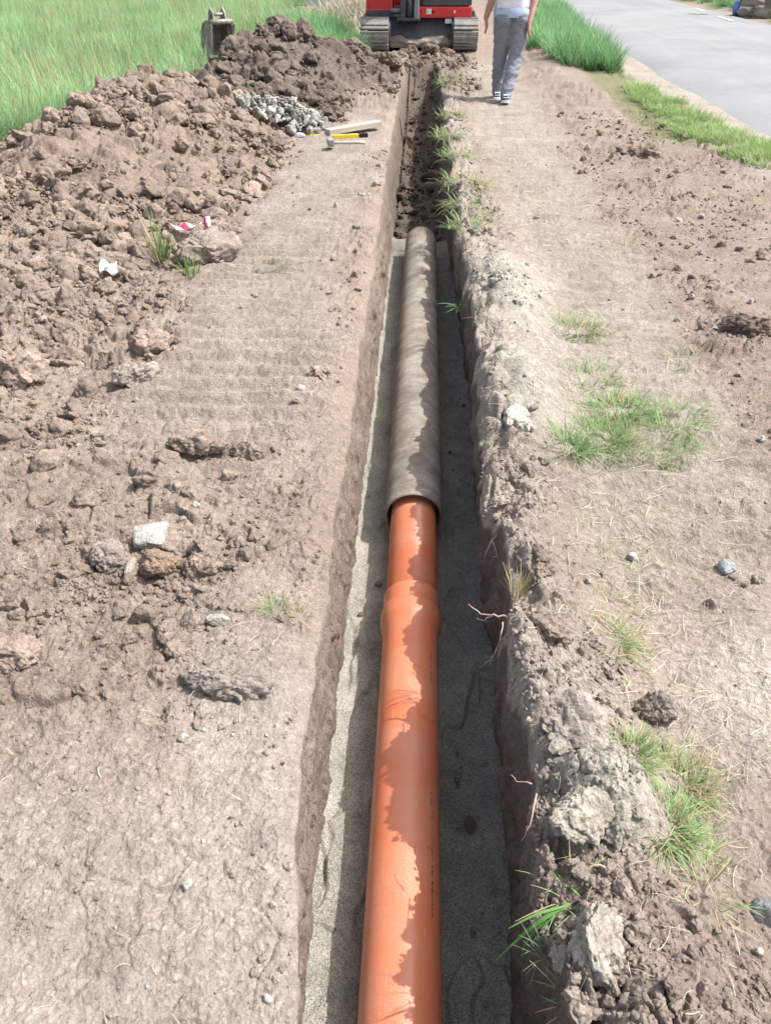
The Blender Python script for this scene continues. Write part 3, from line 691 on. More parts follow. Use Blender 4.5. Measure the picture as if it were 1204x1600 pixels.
clods('trench_rubble', x, y, floor_z(y) + .01 + .10 * ss(7, 9, y) * (np.abs(x) / .25) ** 3, sz, np.ones((len(x), 3)) * alb(122, 103, 91), 'broken earth on the far trench floor beyond the sleeve', rng)
# crumbs fallen on the sand bed and on the far trench floor
x, y, rng = scatter(70, -.23, .29, .7, 6.8, lambda x, y: (np.abs(x) > .13) * .7, seed=841); sz = np.clip(.0035 * (1 - rng.random(len(x))) ** -.5, .003, .016)
crumbs('fallen_crumbs', np.stack([x, y, -.545 + 0 * x + sz * .2], -1), sz, np.ones((len(x), 3)) * alb(150, 134, 122), 'earth crumbs fallen onto the sand of the trench', 9)

CLAY = alb(196, 184, 172); BR = alb(182, 156, 140); PALE = alb(192, 181, 169); GREY = alb(178, 172, 168)
def rk(name, px, py, size, label, cat, col, **k):
    p = put(px, py); return rock(name, p, size, label, cat, col, **k)
rk('concrete_chunk', 238, 845, (.062, .062, .04), 'angular grey concrete chunk with whitish faces lying on the brown clods', 'rubble', alb(196, 188, 184), seed=11, planes=5, noise=.10, sink=.3, rz=.12, tilt=(.18, -.1), sub=5, boxy=1)
rk('stone', 205, 890, (.016, .048, .016), 'long narrow rounded stone lying below the concrete chunk', 'stone', alb(206, 188, 174), seed=12, planes=0, noise=.06, rz=.05, sink=.2)
rk('stone', 341, 973, (.040, .019, .016), 'flat pale oval pebble lying alone on the brown soil', 'stone', alb(218, 208, 198), seed=13, planes=1, noise=.06, rz=-.1, sink=.15)
rk('soil_clod', 246, 888, (.075, .06, .055), 'cracked brown clod with layered broken front, below the concrete chunk', 'clod', alb(172, 138, 116), seed=14, planes=9, noise=.25, sink=.3)
rk('soil_clod', 312, 885, (.085, .06, .05), 'broad brown clod split from its neighbour by a dark crack', 'clod', BR, seed=15, planes=8, noise=.25, sink=.4)
rk('soil_clod', 362, 1068, (.135, .06, .055), 'wide grey flat slab of earth with an undercut front edge', 'clod', alb(180, 164, 154), seed=16, planes=6, noise=.28, sink=.4, tilt=(.25, 0))
rk('soil_clod', 20, 1030, (.09, .07, .05), 'large brown clod cut by the left edge of the picture', 'clod', BR, seed=17, sink=.35)
rk('soil_clod', 25, 590, (.15, .1, .11), 'big brown clod with deep shadow beside the left border', 'clod', BR, seed=18, sink=.35)
rk('soil_clod', 240, 545, (.11, .08, .08), 'rounded brown clod on the rough earth left of the track marks', 'clod', BR, seed=19, sink=.35)
rk('soil_clod', 215, 590, (.13, .09, .07), 'greyish clod with grooved side lying among the brown ones', 'clod', alb(192, 176, 164), seed=20, sink=.4)
rk('soil_clod', 392, 715, (.075, .09, .055), 'leaning brown clod with dark left flank below the track marks', 'clod', BR, seed=21, sink=.35)
rk('soil_clod', 300, 690, (.14, .07, .05), 'flat brown clod with curved shaded front edge', 'clod', BR, seed=22, sink=.5)
rk('soil_clod', 170, 870, (.075, .07, .045), 'dull grey-brown clod left of the narrow rounded stone', 'clod', alb(172, 154, 144), seed=23, sink=.45)
rk('soil_clod', 325, 408, (.22, .18, .15), 'big grey lump of earth beside the red and white tape', 'clod', alb(182, 162, 150), seed=24, planes=6, noise=.3, sink=.35)
p = at(160, 140, 7.95); rock('soil_clod', (p.x, 7.95, p.z - .12), (.09, .10, .17), 'upright dark clod standing on the crest of the brown heap', 'clod', alb(150, 128, 114), seed=25, sink=.1, planes=12, tilt=(.1, .25))
rk('soil_clod', 508, 588, (.075, .06, .05), 'small rounded clod near the left trench edge', 'clod', BR, seed=26, sink=.35)
rk('soil_clod', 395, 42, (.16, .2, .22), 'dark clod forming the left peak of the far heap', 'clod', alb(120, 100, 88), seed=27, sink=.4)
rk('soil_clod', 455, 42, (.13, .2, .24), 'tall dark clod forming the right peak of the far heap', 'clod', alb(112, 95, 86), seed=28, sink=.4)
def berm_clod(px, py, z, size, label, col, **k):
    p = on(px, py, z + size[2] * .5); p.z = z
    return rock('soil_clod', p, size, label, 'clod', col, **k)
berm_clod(925, 1480, .075, (.05, .085, .075), 'tall pale pillar-like clod at the lower right trench edge', PALE, seed=31, planes=8, noise=.3, sink=.1, tilt=(.1, -.35))
berm_clod(885, 1500, .05, (.035, .03, .04), 'small pale clod leaning on the pillar-like clod', PALE, seed=32, sink=.1)
berm_clod(1005, 1575, .04, (.075, .055, .055), 'pale grey clod cut by the lower border, right of the trench', alb(196, 184, 178), seed=33, noise=.26, sink=.2)
berm_clod(905, 1270, .06, (.072, .075, .06), 'broad tan clod with roots overhanging the right trench edge', alb(192, 180, 163), seed=34, noise=.3, sink=.2)
berm_clod(965, 1290, .07, (.05, .05, .04), 'pale smooth-faced clod behind the overhanging one', PALE, seed=35, sink=.25)
berm_clod(890, 1130, .07, (.085, .10, .075), 'big grey-brown clod on the right bank above the tan one', alb(186, 170, 160), seed=36, noise=.28, sink=.25)
berm_clod(838, 880, .07, (.07, .08, .06), 'dark brown clod below the hanging root', alb(164, 142, 130), seed=37, noise=.3, sink=.25)
berm_clod(850, 990, .07, (.08, .08, .06), 'brown crumbly clod under the tuft of dry grass', alb(168, 148, 136), seed=38, noise=.3, sink=.25)
berm_clod(1025, 1105, .02, (.055, .04, .04), 'lone brown clod on the pale packed soil at right', alb(176, 158, 148), seed=39, noise=.25, sink=.2)
berm_clod(810, 660, .05, (.08, .10, .06), 'whitish lumpy clod at the edge beside the green grass patch', alb(208, 200, 188), seed=40, noise=.3, sink=.3)
berm_clod(800, 575, .05, (.09, .14, .07), 'pale sandy clod between the two humps on the right bank', alb(200, 190, 174), seed=41, noise=.28, sink=.3)
rk('stone', 1134, 890, (.028, .034, .022), 'smooth blue-grey stone on the trampled right bank', 'stone', alb(186, 190, 196), seed=42, planes=3, noise=.06, sink=.3)
rk('stone', 1198, 1430, (.035, .03, .03), 'grey stone half cut by the right border', 'stone', alb(172, 174, 180), seed=43, planes=4, noise=.08, sink=.3)
rk('stone', 468, 215, (.07, .04, .03), 'small white stone near the yellow tool', 'stone', alb(226, 230, 236), seed=44, planes=4, noise=.06, sink=.2)
rk('stone', 987, 872, (.018, .016, .012), 'small white stone on the dry straw', 'stone', alb(222, 214, 206), seed=45, planes=3, noise=.06, sink=.2)
rk('stone', 470, 610, (.022, .02, .016), 'tiny whitish pebble on the packed track marks', 'stone', alb(214, 204, 196), seed=46, planes=2, noise=.06, sink=.2)
rk('soil_clod', 1165, 512, (.15, .09, .07), 'dark moist clod on the brown earth near the right border', 'clod', alb(140, 118, 107), seed=47, sink=.45)
rk('soil_clod', 1000, 235, (.26, .16, .10), 'low rough clod between the path and the roadside grass', 'clod', alb(168, 144, 130), seed=48, sink=.5)
rk('soil_clod', 878, 78, (.16, .12, .15), 'brown clod at the foot of the roadside grass', 'clod', alb(160, 132, 116), seed=49, sink=.3)
# grey clay lump on the dark heap
p = put(440, 190); p.y += .15
def pile(name, c, n, rx, ry, h, smin, smax, cols, label, cat, seed):
    rg = np.random.default_rng(seed); VV, FF, CC, off = [], [], [], 0
    for k in range(n):
        r = math.sqrt(rg.random()); a = rg.uniform(0, 6.283); sz = smin * (1 - rg.random()) ** -.5; sz = min(sz, smax)
        v, f = rock_pts(3, rg, 7, .25, 2.4); v = crumbify(v, seed + k, 1.0, rg, 1.2) * (sz * np.array((1.1, rg.uniform(.6, 1), rg.uniform(.5, .9))))
        e = np.array(Euler((rg.normal(0, .5), rg.normal(0, .5), rg.uniform(0, 6.28))).to_matrix())
        x, y = rx * r * math.cos(a), ry * r * math.sin(a); z = h * (1 - r ** 1.4) * rg.uniform(.35, 1) + (surf(c[0] + x, c[1] + y) - c[2]) * .9
        VV.append(v @ e.T + np.array((x, y, z))); FF.append(f + off); off += len(v); CC.append(np.repeat((cols[rg.integers(len(cols))] * rg.uniform(.85, 1.15))[None], len(v), 0))
    o = mesh_np(name, np.concatenate(VV), np.concatenate(FF), M['soil'], np.concatenate(CC)); o.location = c; return tag(o, label, cat)
pile('clay_heap', (p.x, p.y, p.z), 430, .46, .34, .22, .016, .06, [alb(206, 200, 194), alb(190, 184, 178), alb(172, 164, 158), alb(216, 212, 206)], 'crumbly pale grey heap of clay on the slope of the dark heap', 'clay', 51)
for i, (px, py, s, lb) in enumerate([(405, 135, (.2, .1, .26), 'upright dark slab of earth left of the clay lump'), (425, 120, (.3, .1, .2), 'leaning grey-brown slab of earth above the clay lump')]):
    rk('soil_clod', px, py, s, lb, 'clod', alb(128, 112, 104), seed=55 + i, planes=9, noise=.15, sink=.3, tilt=(.2, .35), rz=.6)
for i, (px, py, s, lb) in enumerate([(700, 88, .14, 'brown clod before the inner side of the right excavator track'), (640, 92, .16, 'largest brown clod heaped before the left half of the blade'), (672, 84, .13, 'brown clod lying before the middle of the blade'), (610, 100, .13, 'brown clod at the foot of the left excavator track'), (725, 95, .10, 'smallest brown clod, before the right excavator track')]):
    rk('soil_clod', px, py, (s * 1.3, s, s), lb, 'clod', alb(150, 126, 110), seed=60 + i, group='clods before the excavator', noise=.3, sink=.35)

# ------------------------------------------------------------------ pipes
PZ = -.44
t = empty('orange_pipe', (0, .9, PZ), label='near orange plastic pipe with wide socket at its far end', cat='pipe')
bm = bmesh.new(); lathe_y(bm, [(-2.6, .1), (-1, .1), (0, .1), (.96, .1)], 72); from_bm('barrel', bm, M['pipe'], t, True)
bm = bmesh.new()
lathe_y(bm, [(.96, .1002), (1.065, .1004), (1.070, .1007), (1.092, .1032), (1.110, .1068), (1.122, .1100), (1.131, .1122), (1.139, .1132), (1.147, .1135), (1.172, .1135), (1.179, .1131), (1.186, .1118), (1.198, .1082), (1.202, .1070), (1.206, .1065), (1.212, .1063), (1.250, .1054), (1.253, .1056), (1.256, .1068), (1.259, .1071), (1.276, .1070), (1.279, .1066), (1.281, .1056), (1.281, .1046), (1.27, .1042), (1.2, .1040)], 96)
sk = from_bm('socket', bm, M['pipe'], t, True)
bm = bmesh.new(); lathe_y(bm, [(1.272, .1044), (1.279, .1044), (1.280, .0990), (1.272, .0990)], 72, closed=True); from_bm('rubber_seal', bm, M['black'], sk, True)
def print_line(parent, y0, y1, ang, r, h, seed):
    rg = random.Random(seed); bm = bmesh.new(); y = y0
    while y < y1:
        if rg.random() < .16: y += .010; continue
        w = rg.uniform(.0025, .005)
        for k in range(rg.choice((1, 2, 2))):
            hh = h * rg.uniform(.35, 1); a0 = ang + (rg.uniform(0, h - hh) - h / 2) / r; a1 = a0 + hh / r
            ya = y + k * w * .5; yb = ya + w * rg.choice((.35, .9))
            vs = [bm.verts.new((math.sin(a) * (r + .0006), yy, math.cos(a) * (r + .0006))) for a, yy in ((a0, ya), (a1, ya), (a1, yb), (a0, yb))]
            bm.faces.new(vs)
        y += w + .0022
    o = from_bm('print_line', bm, M['ink'], parent); return tag(o, kind='stuff')
print_line(t, .05, .34, R(48), .1, .006, 3); print_line(t, .36, .40, R(46), .1, .005, 4)
print_line(sk, 1.148, 1.17, R(46), .1136, .005, 5); print_line(t, .82, .95, R(46), .1, .005, 6)
t = empty('orange_pipe', (0, 2.2, PZ), label='far orange plastic pipe running from the socket through the grey sleeve', cat='pipe')
bm = bmesh.new(); lathe_y(bm, [(-.12, .0985), (1, .0985), (2.5, .0985), (4.36, .0985), (4.36, .093), (-.12, .093)], 72, closed=True); from_bm('barrel', bm, M['pipe'], t, True)
t = empty('sleeve_pipe', (0, 2.69, -.424), label='weathered grey-brown cement sleeve pipe around the orange pipe', cat='pipe')
n = 96; yy = np.linspace(0, 3.86, 200); prof = [(0.004, .1175)] + [(0, .1195), (0, .1262)] + [(v, .128) for v in yy[1:-1]] + [(3.86, .1265), (3.86, .118), (2, .1172)]
bm = bmesh.new(); lathe_y(bm, prof, n, closed=True)
bm.verts.ensure_lookup_table()
for v in bm.verts:
    r = math.hypot(v.co.x, v.co.z)
    if r > .1255: k = 1 + .0025 * float(fbm(np.array([v.co.y * 2.2]), np.array([math.atan2(v.co.x, v.co.z) * 1.5]), 905, 4, .6)[0]); v.co.x *= k; v.co.z *= k
from_bm('shell', bm, M['sleeve'], t, True)

# ------------------------------------------------------------------ grass, straw and roots
def blades(base, ang, length, width, lean, bend, col, nseg=4):
    n = len(base); t = np.linspace(0, 1, nseg + 1)[None, :]
    d = np.stack([np.cos(ang), np.sin(ang)], -1); L = length[:, None]
    th = lean[:, None] + bend[:, None] * t                       # angle from vertical along the blade
    ds = L / nseg; hx = np.cumsum(np.sin(th) * ds, 1) - np.sin(th[:, :1]) * ds; hz = np.cumsum(np.cos(th) * ds, 1) - np.cos(th[:, :1]) * ds
    c = np.stack([base[:, 0:1] + hx * d[:, 0:1], base[:, 1:2] + hx * d[:, 1:2], base[:, 2:3] + hz], -1)
    side = np.stack([-d[:, 1], d[:, 0], 0 * d[:, 0]], -1)[:, None, :]
    w = (width[:, None] * (1 - t ** 2.2) * .5 + .0002)[..., None]
    V = np.stack([c - side * w, c + side * w], 2)                # n, seg+1, 2, 3
    idx = np.arange(n)[:, None] * (nseg + 1) * 2 + np.arange(nseg)[None, :] * 2
    Fc = np.stack([idx, idx + 1, idx + 3, idx + 2], -1).reshape(-1, 4)
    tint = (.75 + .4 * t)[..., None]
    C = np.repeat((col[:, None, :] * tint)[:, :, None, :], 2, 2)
    return V.reshape(-1, 3), Fc, C.reshape(-1, 3)
GRN = np.array((.105, .20, .055)); GRN2 = np.array((.17, .25, .075)); DRY = np.array((.38, .32, .19)); STRAW = np.array((.44, .39, .30))
def join_blades(parts):
    off = 0; V, Fc, C = [], [], []
    for v, f, c in parts: V.append(v); Fc.append(f + off); C.append(c); off += len(v)
    return np.concatenate(V), np.concatenate(Fc), np.concatenate(C)
def colmix(rng, n, dry=.1, a=GRN, b=GRN2):
    c = a + (b - a) * rng.random((n, 1)); c = c * rng.uniform(.75, 1.25, (n, 1)); k = rng.random(n) < dry
    c[k] = DRY * rng.uniform(.8, 1.2, (k.sum(), 1)); return c
def tuft_mesh(rng, n, radius, L, wid, lean=(0, .6), bend=(.1, 1.0), dry=.1, a=GRN, b=GRN2, nseg=4):
    r = radius * np.sqrt(rng.random(n)); q = rng.uniform(0, 6.283, n)
    base = np.stack([r * np.cos(q), r * np.sin(q), np.full(n, -.01)], -1)
    ang = q + rng.normal(0, .9, n)
    return blades(base, ang, L * rng.uniform(.5, 1.15, n), wid * rng.uniform(.6, 1.2, n), rng.uniform(*lean, n), rng.uniform(*bend, n), colmix(rng, n, dry, a, b), nseg)
rng = np.random.default_rng(21)
FG1 = np.array((.18, .35, .145)); FG2 = np.array((.33, .50, .26))
var = [tuft_mesh(rng, 46, .17, .36 * (.8 + .06 * _i), .0055, (0, .6), (.1, 1.3),   .03 + .012 * _i, FG1, FG2) for _i in range(8)]
var += [join_blades([tuft_mesh(rng, 26, .17, .34, .0055, (0, .6), (.1, 1.3), .1, FG1, FG2), tuft_mesh(rng, 9, .15, .6, .006, (0, .25), (.1, .6), 1.0, FG1, FG2)]) for _i in range(2)]
var += [tuft_mesh(rng, 40, .15, .3, .012, (.1, .9), (.2, 1.4), 0, np.array((.09, .22, .08)), np.array((.18, .34, .13)))]
def field_w(x, y):
    m = (x < np.interp(y, [4, 6, 8, 9, 10, 11, 12.5, 13.5, 14.5, 20, 26, 60], [-4.2, -3.85, -3.72, -3.5, -3.2, -3.3, -3.1, -2.5, -1.9, -2.6, -4.0, -6.0]) + .15 * fbm(x * 2, y * 2, 905, 2))
    return m * 1.0
P = []
for (y0, y1, x0, dens) in [(4.2, 9, -8, 42), (9, 14, -11, 36), (14, 22, -15, 24), (22, 34, -22, 13), (34, 60, -34, 5)]:
    n = int((y1 - y0) * (-1.5 - x0) * dens); xx = rng.uniform(x0, -1.5, n); yy = rng.uniform(y0, y1, n); k = (field_w(xx, yy) > .5) & ~((np.abs(xx - at(342, 62, 14.2).x * yy / 14.3) < .30) & (yy > 11.5) & (yy < 14.6)); P.append(np.stack([xx[k], yy[k]], -1))
P = np.concatenate(P); sc = rng.uniform(.7, 1.2, len(P)) * (.85 + .35 * vn(P[:, 0] * .7, P[:, 1] * .7, 907)) * (1 + .018 * np.clip(P[:, 1] - 20, 0, 40))
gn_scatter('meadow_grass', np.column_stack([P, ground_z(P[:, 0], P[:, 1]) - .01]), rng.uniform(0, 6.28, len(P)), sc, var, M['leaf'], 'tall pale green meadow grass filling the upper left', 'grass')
# leafier green growth between the dark heap and the excavator, and along the road
VG1 = np.array((.10, .26, .10)); VG2 = np.array((.24, .42, .19))
var = [tuft_mesh(rng, 46, .15, .5, .012, (0, .5), (.2, 1.4), .06, VG1, VG2) for _ in range(6)]
n = 420; yy = rng.uniform(14.3, 19.5, n); xx = np.interp(yy, [14.3, 16, 19.5], [-1.55, -1.95, -2.7]) + rng.normal(0, .36, n); xx = np.minimum(xx, -1.3)
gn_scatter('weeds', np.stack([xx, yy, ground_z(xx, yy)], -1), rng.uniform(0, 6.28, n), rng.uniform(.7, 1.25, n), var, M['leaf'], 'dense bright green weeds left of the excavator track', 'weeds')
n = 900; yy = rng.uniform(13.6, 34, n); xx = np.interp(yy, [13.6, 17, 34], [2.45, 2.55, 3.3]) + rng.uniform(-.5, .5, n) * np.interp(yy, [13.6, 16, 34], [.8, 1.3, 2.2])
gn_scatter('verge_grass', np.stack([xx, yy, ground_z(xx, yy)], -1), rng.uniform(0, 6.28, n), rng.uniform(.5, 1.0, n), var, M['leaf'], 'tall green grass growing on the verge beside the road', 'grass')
n = 1500; yy = rng.uniform(20, 70, n); xx = rng.uniform(8.75, 9.3, n) + rng.random(n) ** 1.5 * 9
gn_scatter('roadside_grass', np.stack([xx, yy, ground_z(xx, yy)], -1), rng.uniform(0, 6.28, n), rng.uniform(.6, 1.1, n), var, M['leaf'], 'green grass on the far side of the road', 'grass')
var = [tuft_mesh(rng, 40, .09, .11, .005, (.1, 1.0), (.2, 1.2), .22, np.array((.16, .30, .09)), np.array((.32, .44, .17))) for _ in range(6)]
yy = rng.uniform(7.2, 15.5, 3000); xx = rng.uniform(2.2, 3.5, 3000); cx = np.interp(yy, [7.2, 8.4, 11.9, 15.5], [3.25, 3.02, 2.86, 2.75]); k = (np.abs(xx - cx + .1 * fbm(xx * 2, yy * 2, 909, 2)) < np.interp(yy, [7.2, 8.4, 11, 12.3, 13, 15], [.2, .32, .22, .10, .16, .26])) & (fbm(xx * 2.5, yy * 1.6, 919, 3) > -.18)
xx, yy = xx[k][:900], yy[k][:900]; n = len(xx)
gn_scatter('turf_strip', np.stack([xx, yy, ground_z(xx, yy)], -1), rng.uniform(0, 6.28, n), rng.uniform(.6, 1.3, n), var, M['leaf'], 'strip of short bright green turf along the road edge', 'grass')

def flat_blades(rng, x, y, L, wid, col, zoff=.004, bend=.6):
    n = len(x); z = ground_z(x, y) + zoff * rng.random(n)
    # lying stems: follow the heading, curve sideways, nearly flat
    a = rng.uniform(0, 6.283, n); k = rng.normal(0, bend, n); ns = 5; t = np.linspace(0, 1, ns + 1)[None, :]
    th = a[:, None] + k[:, None] * t; ds = (L / ns)[:, None]
    cx = x[:, None] + np.cumsum(np.cos(th), 1) * ds - ds * 3; cy = y[:, None] + np.cumsum(np.sin(th), 1) * ds - ds * 3
    lim = (edge_r(cy) + .012) if x.mean() > 0 else None
    if lim is not None: cx = np.maximum(cx, lim)
    cz = np.maximum(ground_z(cx, cy), z[:, None] - .03) + .002 + rng.uniform(0, .012, n)[:, None] * np.sin(t * 3.14) + zoff * .5
    w = (wid[:, None] * (1 - .7 * t) * .5); sx = -np.sin(th) * w; sy = np.cos(th) * w
    V = np.stack([np.stack([cx - sx, cy - sy, cz], -1), np.stack([cx + sx, cy + sy, cz + .0006], -1)], 2)
    idx = np.arange(n)[:, None] * (ns + 1) * 2 + np.arange(ns)[None, :] * 2
    Fc = np.stack([idx, idx + 1, idx + 3, idx + 2], -1).reshape(-1, 4)
    return V.reshape(-1, 3), Fc, np.repeat(col, (ns + 1) * 2, 0)
def straw_w(x, y):
    w = .9 * ell(x, y, .85, 2.75, .3, .5) + .7 * ell(x, y, .75, 2.1, .25, .3) + .9 * ell(x, y, .68, 1.25, .14, .2) + .5 * ell(x, y, .65, 1.65, .15, .3) + .45 * ell(x, y, .95, 1.2, .25, .4) + .5 * ell(x, y, .9, 3.9, .3, .6) + .5 * ell(x, y, 1.1, 6.0, .35, .8) + .8 * ell(x, y, .42, 6, .12, 2.2) + .4 * ell(x, y, .8, 8, .4, 2) + .10
    return np.clip(w, 0, 1) * (x > edge_r(y) + .05)
x, y, rg = scatter(4200, .25, 3.0, .55, 11, lambda x, y: straw_w(x, y) * (x < .45 + .5 * y), seed=951)
L = rg.uniform(.02, .09, len(x)) * (1 + .08 * y); c = STRAW * rg.uniform(.7, 1.25, (len(x), 1)); g = rg.random(len(x)) < .3 * ss(.2, .7, straw_w(x, y)); c[g] = np.array((.24, .29, .13)) * rg.uniform(.8, 1.2, (g.sum(), 1))
o = mesh_np('cut_straw', *flat_blades(rg, x, y, L, .0012 * (1 + .25 * y) * rg.uniform(.6, 1.3, len(x)), c)[:2], M['straw'], np.repeat(c, 12, 0)); tag(o, 'dry cut grass and straw strewn over the right bank', 'straw', kind='stuff')
x, y, rg = scatter(420, -1.3, -.28, .5, 6, lambda x, y: (.3 + ell(x, y, -.36, 1.62, .1, .2) + .6 * masks(x, y)['path_l']) * (x < edge_l(y) - .01) * .7, seed=953)
c = STRAW * rg.uniform(.8, 1.25, (len(x), 1)); v_, f_, _ = flat_blades(rg, x, y, rg.uniform(.015, .06, len(x)) * (1 + .08 * y), .0014 * (1 + .2 * y) * rg.uniform(.6, 1.2, len(x)), c)
tag(mesh_np('loose_straw', v_, f_, M['straw'], np.repeat(c, 12, 0)), 'few loose stalks lying on the packed earth left of the trench', 'straw', kind='stuff')
# dry hay heap behind, left of the excavator
n = 2600; rg = np.random.default_rng(955); xx = rg.normal(-2.0, .7, n); yy = rg.normal(22.6, 1.3, n); L = rg.uniform(.2, .6, n)
hz = .45 * np.exp(-((xx + 1.9) / 1.0) ** 2 - ((yy - 22.8) / 1.4) ** 2)
v_, f_, c_ = blades(np.stack([xx, yy, hz * rg.random(n)], -1), rg.uniform(0, 6.28, n), L, np.full(n, .016), rg.uniform(.6, 1.5, n), rg.uniform(-.3, .6, n), STRAW * rg.uniform(.6, 1.2, (n, 1)))
tag(mesh_np('hay_heap', v_, f_, M['straw'], c_), 'tangled pile of dry beige hay left of the excavator', 'hay')

def tuft(px, py, n, rad, L, wid, label, dry=.1, lean=(0, .7), bend=(.2, 1.2), a=GRN, b=GRN2, z=None, seed=1, sq=1.0, ang=0.0, name='grass_tuft'):
    rng = np.random.default_rng(seed); v, f, c = tuft_mesh(rng, n, rad, L, wid, lean, bend, dry, a, b, 5)
    v[:, 0] *= 1.0
    if sq != 1.0: v[:, 1] *= sq
    p = put(px, py) if z is None else on(px, py, z)
    o = mesh_np(name, v, f, M['leaf'], c); o.location = p; o.rotation_euler = (0, 0, ang)
    return tag(o, label, 'grass')
BG1 = np.array((.13, .28, .08)); BG2 = np.array((.32, .44, .21))
tuft(432, 955, 70, .03, .075, .0022, 'small green grass tuft near the left trench edge', .45, a=BG1, b=BG2, seed=101)
tuft(468, 960, 40, .03, .07, .0016, 'withered pale grass tuft right of the small green one', 1.0, lean=(.3, 1.2), seed=102)
tuft(252, 405, 40, .05, .32, .007, 'tall thin grass tuft beside the red and white tape', .2, lean=(0, .4), seed=103)
tuft(300, 430, 26, .04, .2, .006, 'short grass tuft against the grey earth lump', .3, seed=104)
tuft(420, 415, 50, .12, .09, .004, 'flattened sparse grass on the packed track marks', .4, lean=(.6, 1.4), seed=105)
GL = [(935, 690, 620, .13, .13, .0032, 'dense green grass patch in the middle of the right bank', .3),
      (1010, 695, 850, .17, .12, .003, 'trampled green grass patch right of the dense one', .3),
      (1060, 660, 300, .11, .13, .003, 'thin green grass at the right end of the trampled patch', .35),
      (890, 700, 200, .06, .15, .0032, 'upright green grass clump nearest the pale clod', .12),
      (925, 600, 240, .10, .14, .004, 'green grass clump beside the far hump', .15),
      (965, 640, 320, .10, .13, .0035, 'green grass strip linking the two patches', .2),
      (900, 515, 220, .12, .12, .004, 'yellowish thin grass on the path edge', .5),
      (985, 1180, 300, .05, .075, .0022, 'bright green grass clump left of the straw on the lower right', .3),
      (1040, 1290, 340, .055, .085, .0024, 'bright green long grass at the lower right bank', .28),
      (1085, 1340, 60, .05, .07, .0022, 'yellow-green leafy clump below the long grass', .3),
      (1060, 1220, 420, .07, .08, .002, 'flattened pale green hay between the two bright clumps', .55),
      (1110, 1400, 50, .05, .07, .002, 'sparse grass stalks at the lower right', .5),
      (955, 1000, 260, .06, .08, .002, 'dull green flattened grass behind the brown clods', .5),
      (960, 950, 60, .06, .08, .002, 'thin flattened grass above the dull green one', .6),
      (1070, 560, 40, .1, .12, .004, 'few green blades on the right earth', .3),
      (1195, 640, 30, .08, .1, .004, 'wispy grass by the right border', .5),
      (1200, 318, 40, .1, .14, .005, 'small green plant by the right border near the road', .1),
      (975, 385, 40, .1, .1, .005, 'short green sprouts at the end of the pale path', .3)]
for i, (px, py, n, rad, L, w, lb, dry) in enumerate(GL):
    tuft(px, py, n, rad, L, w, lb, dry, lean=(.55, 1.55), bend=(-.4, .9), a=BG1, b=BG2, seed=120 + i)
EG = [(700, 215, 130, .14, .2, .007, 'green grass overhanging the far end of the right trench edge', .2),
      (715, 245, 120, .16, .18, .007, 'pale green grass overhang nearer than the farthest one', .4),
      (722, 320, 110, .12, .16, .006, 'green grass hanging over the right edge above the sleeve end', .25),
      (728, 355, 90, .12, .16, .005, 'drooping grass at the right edge beside the sleeve end', .35),
      (735, 290, 120, .12, .2, .006, 'straw-coloured grass on the right edge', .7),
      (695, 130, 50, .12, .3, .01, 'green weeds at the far head of the trench', .1),
      (705, 180, 90, .16, .17, .007, 'long fringe of grass on the right lip beyond the overhangs', .3),
      (712, 285, 80, .14, .16, .006, 'mixed green and dry fringe between two overhanging clumps', .45),
      (760, 340, 30, .1, .12, .005, 'small light grass on the bank by the sleeve end', .4)]
for i, (px, py, n, rad, L, w, lb, dry) in enumerate(EG):
    tuft(px, py, n, rad, L, w, lb, dry, lean=(.2, 1.3), bend=(.3, 1.6), a=BG1, b=BG2, seed=150 + i, z=.03)
tuft(722, 478, 16, .03, .15, .011, 'single broad-leaved green weed growing from the right trench wall', 0, lean=(.5, 1.4), bend=(.3, 1.0), a=BG1, b=BG2, z=-.06, seed=161, name='weed')
tuft(792, 690, 34, .04, .12, .005, 'blue-green grass tuft at the edge below the whitish clod', .1, lean=(.4, 1.4), z=.04, a=np.array((.10, .2, .1)), b=np.array((.2, .32, .18)), seed=162)
tuft(808, 925, 46, .025, .10, .0026, 'yellow dry grass tuft standing on the right trench edge', .55, lean=(0, .5), bend=(0, .5), a=np.array((.26, .3, .12)), b=np.array((.36, .36, .18)), z=.09, seed=163)
tuft(845, 885, 30, .03, .07, .002, 'small green tuft in the hollow behind the dry one', .1, z=.07, a=BG1, b=BG2, seed=164)
tuft(890, 1400, 40, .03, .10, .0022, 'grass blades growing under the overhanging tan clod', .3, lean=(.3, 1.4), z=.05, a=BG1, b=BG2, seed=165)
tuft(855, 1490, 30, .02, .07, .002, 'small blue-green tuft in the gap beside the pillar clod', .1, lean=(.2, 1.2), z=.03, a=np.array((.10, .2, .1)), b=np.array((.2, .32, .18)), seed=166)
tuft(905, 1560, 40, .03, .09, .0025, 'dark green grass below the pillar clod', .1, lean=(.2, 1.2), z=.03, a=BG1, b=BG2, seed=167)
tuft(1110, 1575, 40, .04, .07, .002, 'thin pale grass by the lower border', .5, z=.04, seed=168)
tuft(770, 500, 30, .06, .14, .004, 'dead drooping stems on the edge of the far hump', 1.0, lean=(.5, 1.5), bend=(.3, 1.2), z=.06, seed=169)
